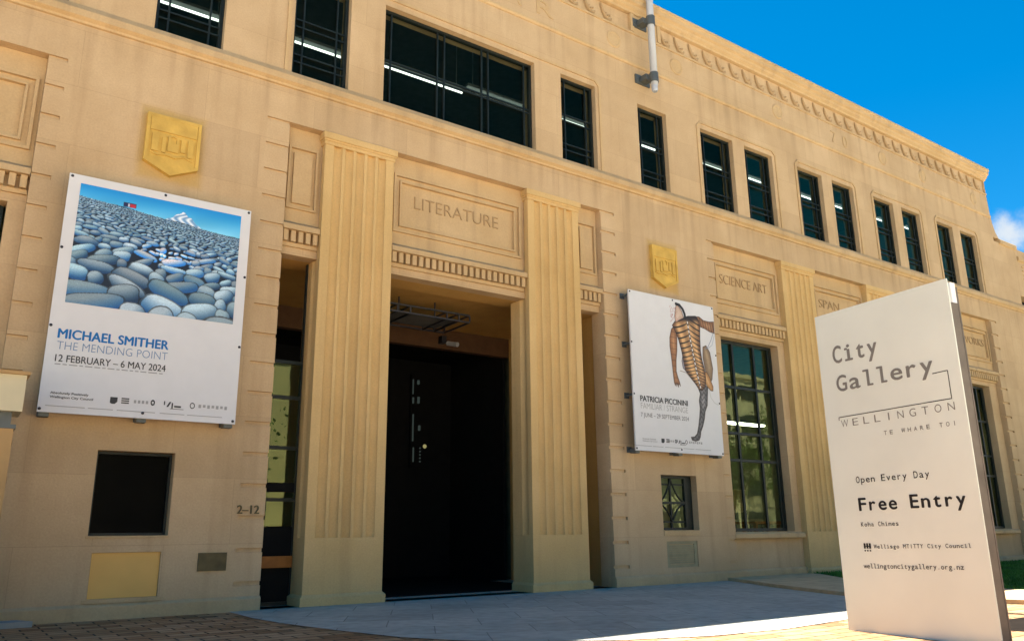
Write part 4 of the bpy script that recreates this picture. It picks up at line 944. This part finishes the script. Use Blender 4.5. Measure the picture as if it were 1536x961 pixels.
# ================================================================== THE TALL SIGN
AZ = R_(7.4); P0 = Vector((6.774, 4.506-10.1, 0)); du = Vector((-math.sin(AZ), -math.cos(AZ), 0)); dn = Vector((-math.cos(AZ), math.sin(AZ), 0))
SW, SH = 1.385, 2.845
sg = thing('monolith_sign', 'tall cream City Gallery sign standing upright on the brick paving', 'sign', P0+du*SW/2)
SF = Frame(P0, du, Vector((0, 0, 1)), dn)
def sbox(mb, a0, a1, c0, c1, b0, b1):       # across, depth behind the face (positive away), height
    pts = [(a0, c0), (a1, c0), (a1, c1), (a0, c1)]
    mb.prism(pts, lambda a, c: SF.P(a, b0, -c), lambda a, c: SF.P(a, b1, -c)); return mb
mb = MB(); sbox(mb, 0, SW, 0, .012, -0.03, .842); sbox(mb, 0, SW, 0.0008, .012, .842, .846); sbox(mb, 0, SW, 0, .012, .846, SH); mb.build('face_panel', M['signface'], sg)
mb = MB(); sbox(mb, .006, SW-.004, .012, .11, -.03, SH-.20); mb.build('core', M['signside'], sg)
mb = MB(); sbox(mb, .01, SW-.006, .05, .11, SH-.20, SH-.025); mb.build('cap', M['signcap'], sg)  # added white block paints the sunlit sliver at the sign's top edge
mb = MB(); sbox(mb, 0, SW, .11, .125, -.03, SH-.06); mb.build('back_panel', M['signside'], sg)
k_ = .970; sl_ = .010
def sg_mono(name, mat, s, a0, a1, b0, b1, **kw):
    mb = MB(); mono(mb, SF, s, a0*k_, a1*k_, b0, b1, **kw); return mb.build(name, mat, sg)
mb = MB(); mono(mb, SF, 'City', .172*k_, .668*k_, 2.355, 2.512, offset=.022, gw=.74, slope=.005); mono(mb, SF, 'Gallery', .180*k_, 1.190*k_, 2.088, 2.232, offset=.022, gw=.76, slope=.012); mb.build('name_lettering', M['grey_ink'], sg)
mb = MB()
def bar(a0, b0, a1, b1, w_=.007): 
    d = Vector((a1-a0, b1-b0)).normalized(); n = Vector((-d.y, d.x))*w_/2
    mb.add([SF.P(a0-n.x, b0-n.y, .002), SF.P(a1-n.x, b1-n.y, .002), SF.P(a1+n.x, b1+n.y, .002), SF.P(a0+n.x, b0+n.y, .002)], [(0, 1, 2, 3)])
bar(1.178*k_, 2.088, 1.318*k_, 2.092); bar(1.318*k_, 2.092, 1.318*k_, 1.862); bar(1.318*k_, 1.862, .160*k_, 1.850); bar(.160*k_, 1.850, .160*k_, 1.822)
mb.build('bracket_line', M['ink'], sg)
sg_mono('city_lettering', M['grey_ink'], 'WELLINGTON', .188, 1.335, 1.757, 1.822, offset=-.006, gw=.52, slope=.010)
sg_mono('subtitle_lettering', M['grey_ink'], 'TE WHARE TOI', .632, 1.326, 1.640, 1.675, offset=.01, gw=.50, slope=.010)
mb = MB(); mono(mb, SF, 'Open Every Day', .272*k_, 1.018*k_, 1.250, 1.306, offset=.006, gw=.72, slope=.012); mb.build('hours_lettering', M['ink'], sg); mb = MB()
mono(mb, SF, 'Free Entry', .272*k_, 1.306*k_, 1.010, 1.117, offset=.030, gw=.72, slope=.014); mb.build('entry_lettering', M['ink'], sg)
mb = MB(); mono(mb, SF, 'Koha Chimes', .272*k_, .660*k_, .874, .911, offset=.01, gw=.72, slope=.012); mb.build('koha_lettering', M['dark_ink'], sg); mb = MB()
mono(mb, SF, 'Wellisgo MTITTY City Council', .383*k_, 1.295*k_, .690, .722, offset=.016, gw=.72, slope=.016); mb.build('council_lettering', M['dark_ink'], sg); mb = MB()
mono(mb, SF, 'wellingtoncitygallery.org.nz', .250*k_, 1.207*k_, .523, .562, offset=.012, gw=.8, slope=.018); mb.build('web_lettering', M['dark_ink'], sg)
mb = MB()
def rr(a0, a1, b0, b1): mb.add([SF.P(a0, b0, .002), SF.P(a1, b0, .002), SF.P(a1, b1, .002), SF.P(a0, b1, .002)], [(0, 1, 2, 3)])
for i in range(3):
    a = (.272+.028*i)*k_; rr(a, a+.020, .688, .733); rr(a+.003, a+.017, .664, .678)
    rr(a+.020, a+.027, .705, .712) if i < 2 else None
mb.build('council_emblem', M['ink'], sg)

# ================================================================== ACROSS THE SQUARE (mirrored in the glass)
def block(x0, x1, y0, y1, h, mat, lb, nfl, wstep):
    t = thing('building', lb, 'building', ((x0+x1)/2, (y0+y1)/2, 0))
    mb = MB(); mb.box(x0, x1, y0, y1, -0.02, h); mb.box(x0-.2, x1+.2, y0-.2, y1+.2, h, h+.4); mb.build('wall', mat, t)
    fh = h/nfl
    for f in range(nfl):
        x = x0+1.2
        while x+wstep*.6 < x1:
            mb = MB(); mb.box(x, x+wstep*.62, y1+.02, y1+.09, f*fh+.9, f*fh+fh*.78); mb.build('window', M['darkglass'], t); x += wstep
block(-12, 34, -62, -44, 13, M['pale'], 'pale yellow block across the square mirrored in the side screen glass', 4, 3.8)
block(38, 100, -66, -46, 17, M['pale2'], 'cream concrete block across the square mirrored in the right bay windows', 5, 4.4)
def tree(x, y, h, seed, lb):
    r = np.random.default_rng(seed)
    t = thing('tree', lb, 'tree', (x, y, 0), 'trees across the square')
    mb = MB(); mb.tube([(x, y, 0), (x+.1, y, h*.25), (x, y+.1, h*.55), (x+.1, y, h*.8)], [.28, .22, .14, .05], 9)
    for k in range(7):
        a = math.tau*k/7+r.uniform(-.3, .3); z = h*r.uniform(.3, .6); l = h*r.uniform(.22, .36)
        mb.tube([(x, y, z), (x+math.cos(a)*l*.5, y+math.sin(a)*l*.5, z+l*.35), (x+math.cos(a)*l, y+math.sin(a)*l, z+l*.6)], [.10, .07, .03], 6)
    mb.build('trunk', M['bark'], t)
    n = 5200; cl = r.normal(size=(38, 3))*np.array([h*.17, h*.17, h*.15])+np.array([x, y, h*.66]); c = cl[r.integers(0, 38, n)]+r.normal(size=(n, 3))*h*.055
    a = r.normal(size=(n, 3)); a /= np.linalg.norm(a, axis=1)[:, None]; b = np.cross(a, r.normal(size=(n, 3))); b /= np.linalg.norm(b, axis=1)[:, None]; s = r.uniform(.10, .22, n)[:, None]
    v = np.stack([c-a*s, c+b*s*.6, c+a*s, c-b*s*.6], 1).reshape(-1, 3); mb = MB(); mb.v = [tuple(q) for q in v.tolist()]; mb.f = [(4*i, 4*i+1, 4*i+2, 4*i+3) for i in range(n)]
    mb.build('crown', M['leaf'], t)
for i, (x, y, h, lb) in enumerate([(12, -38, 9, 'spreading tree in front of the pale block across the square'), (24, -36, 11, 'tall tree between the two blocks across the square'), (47, -40, 12, 'broad tree before the left end of the cream block'), (58, -38, 10, 'smaller tree before the middle of the cream block'), (73, -41, 13, 'tallest tree before the right end of the cream block')]):
    tree(x, y, h, 20+i, lb)
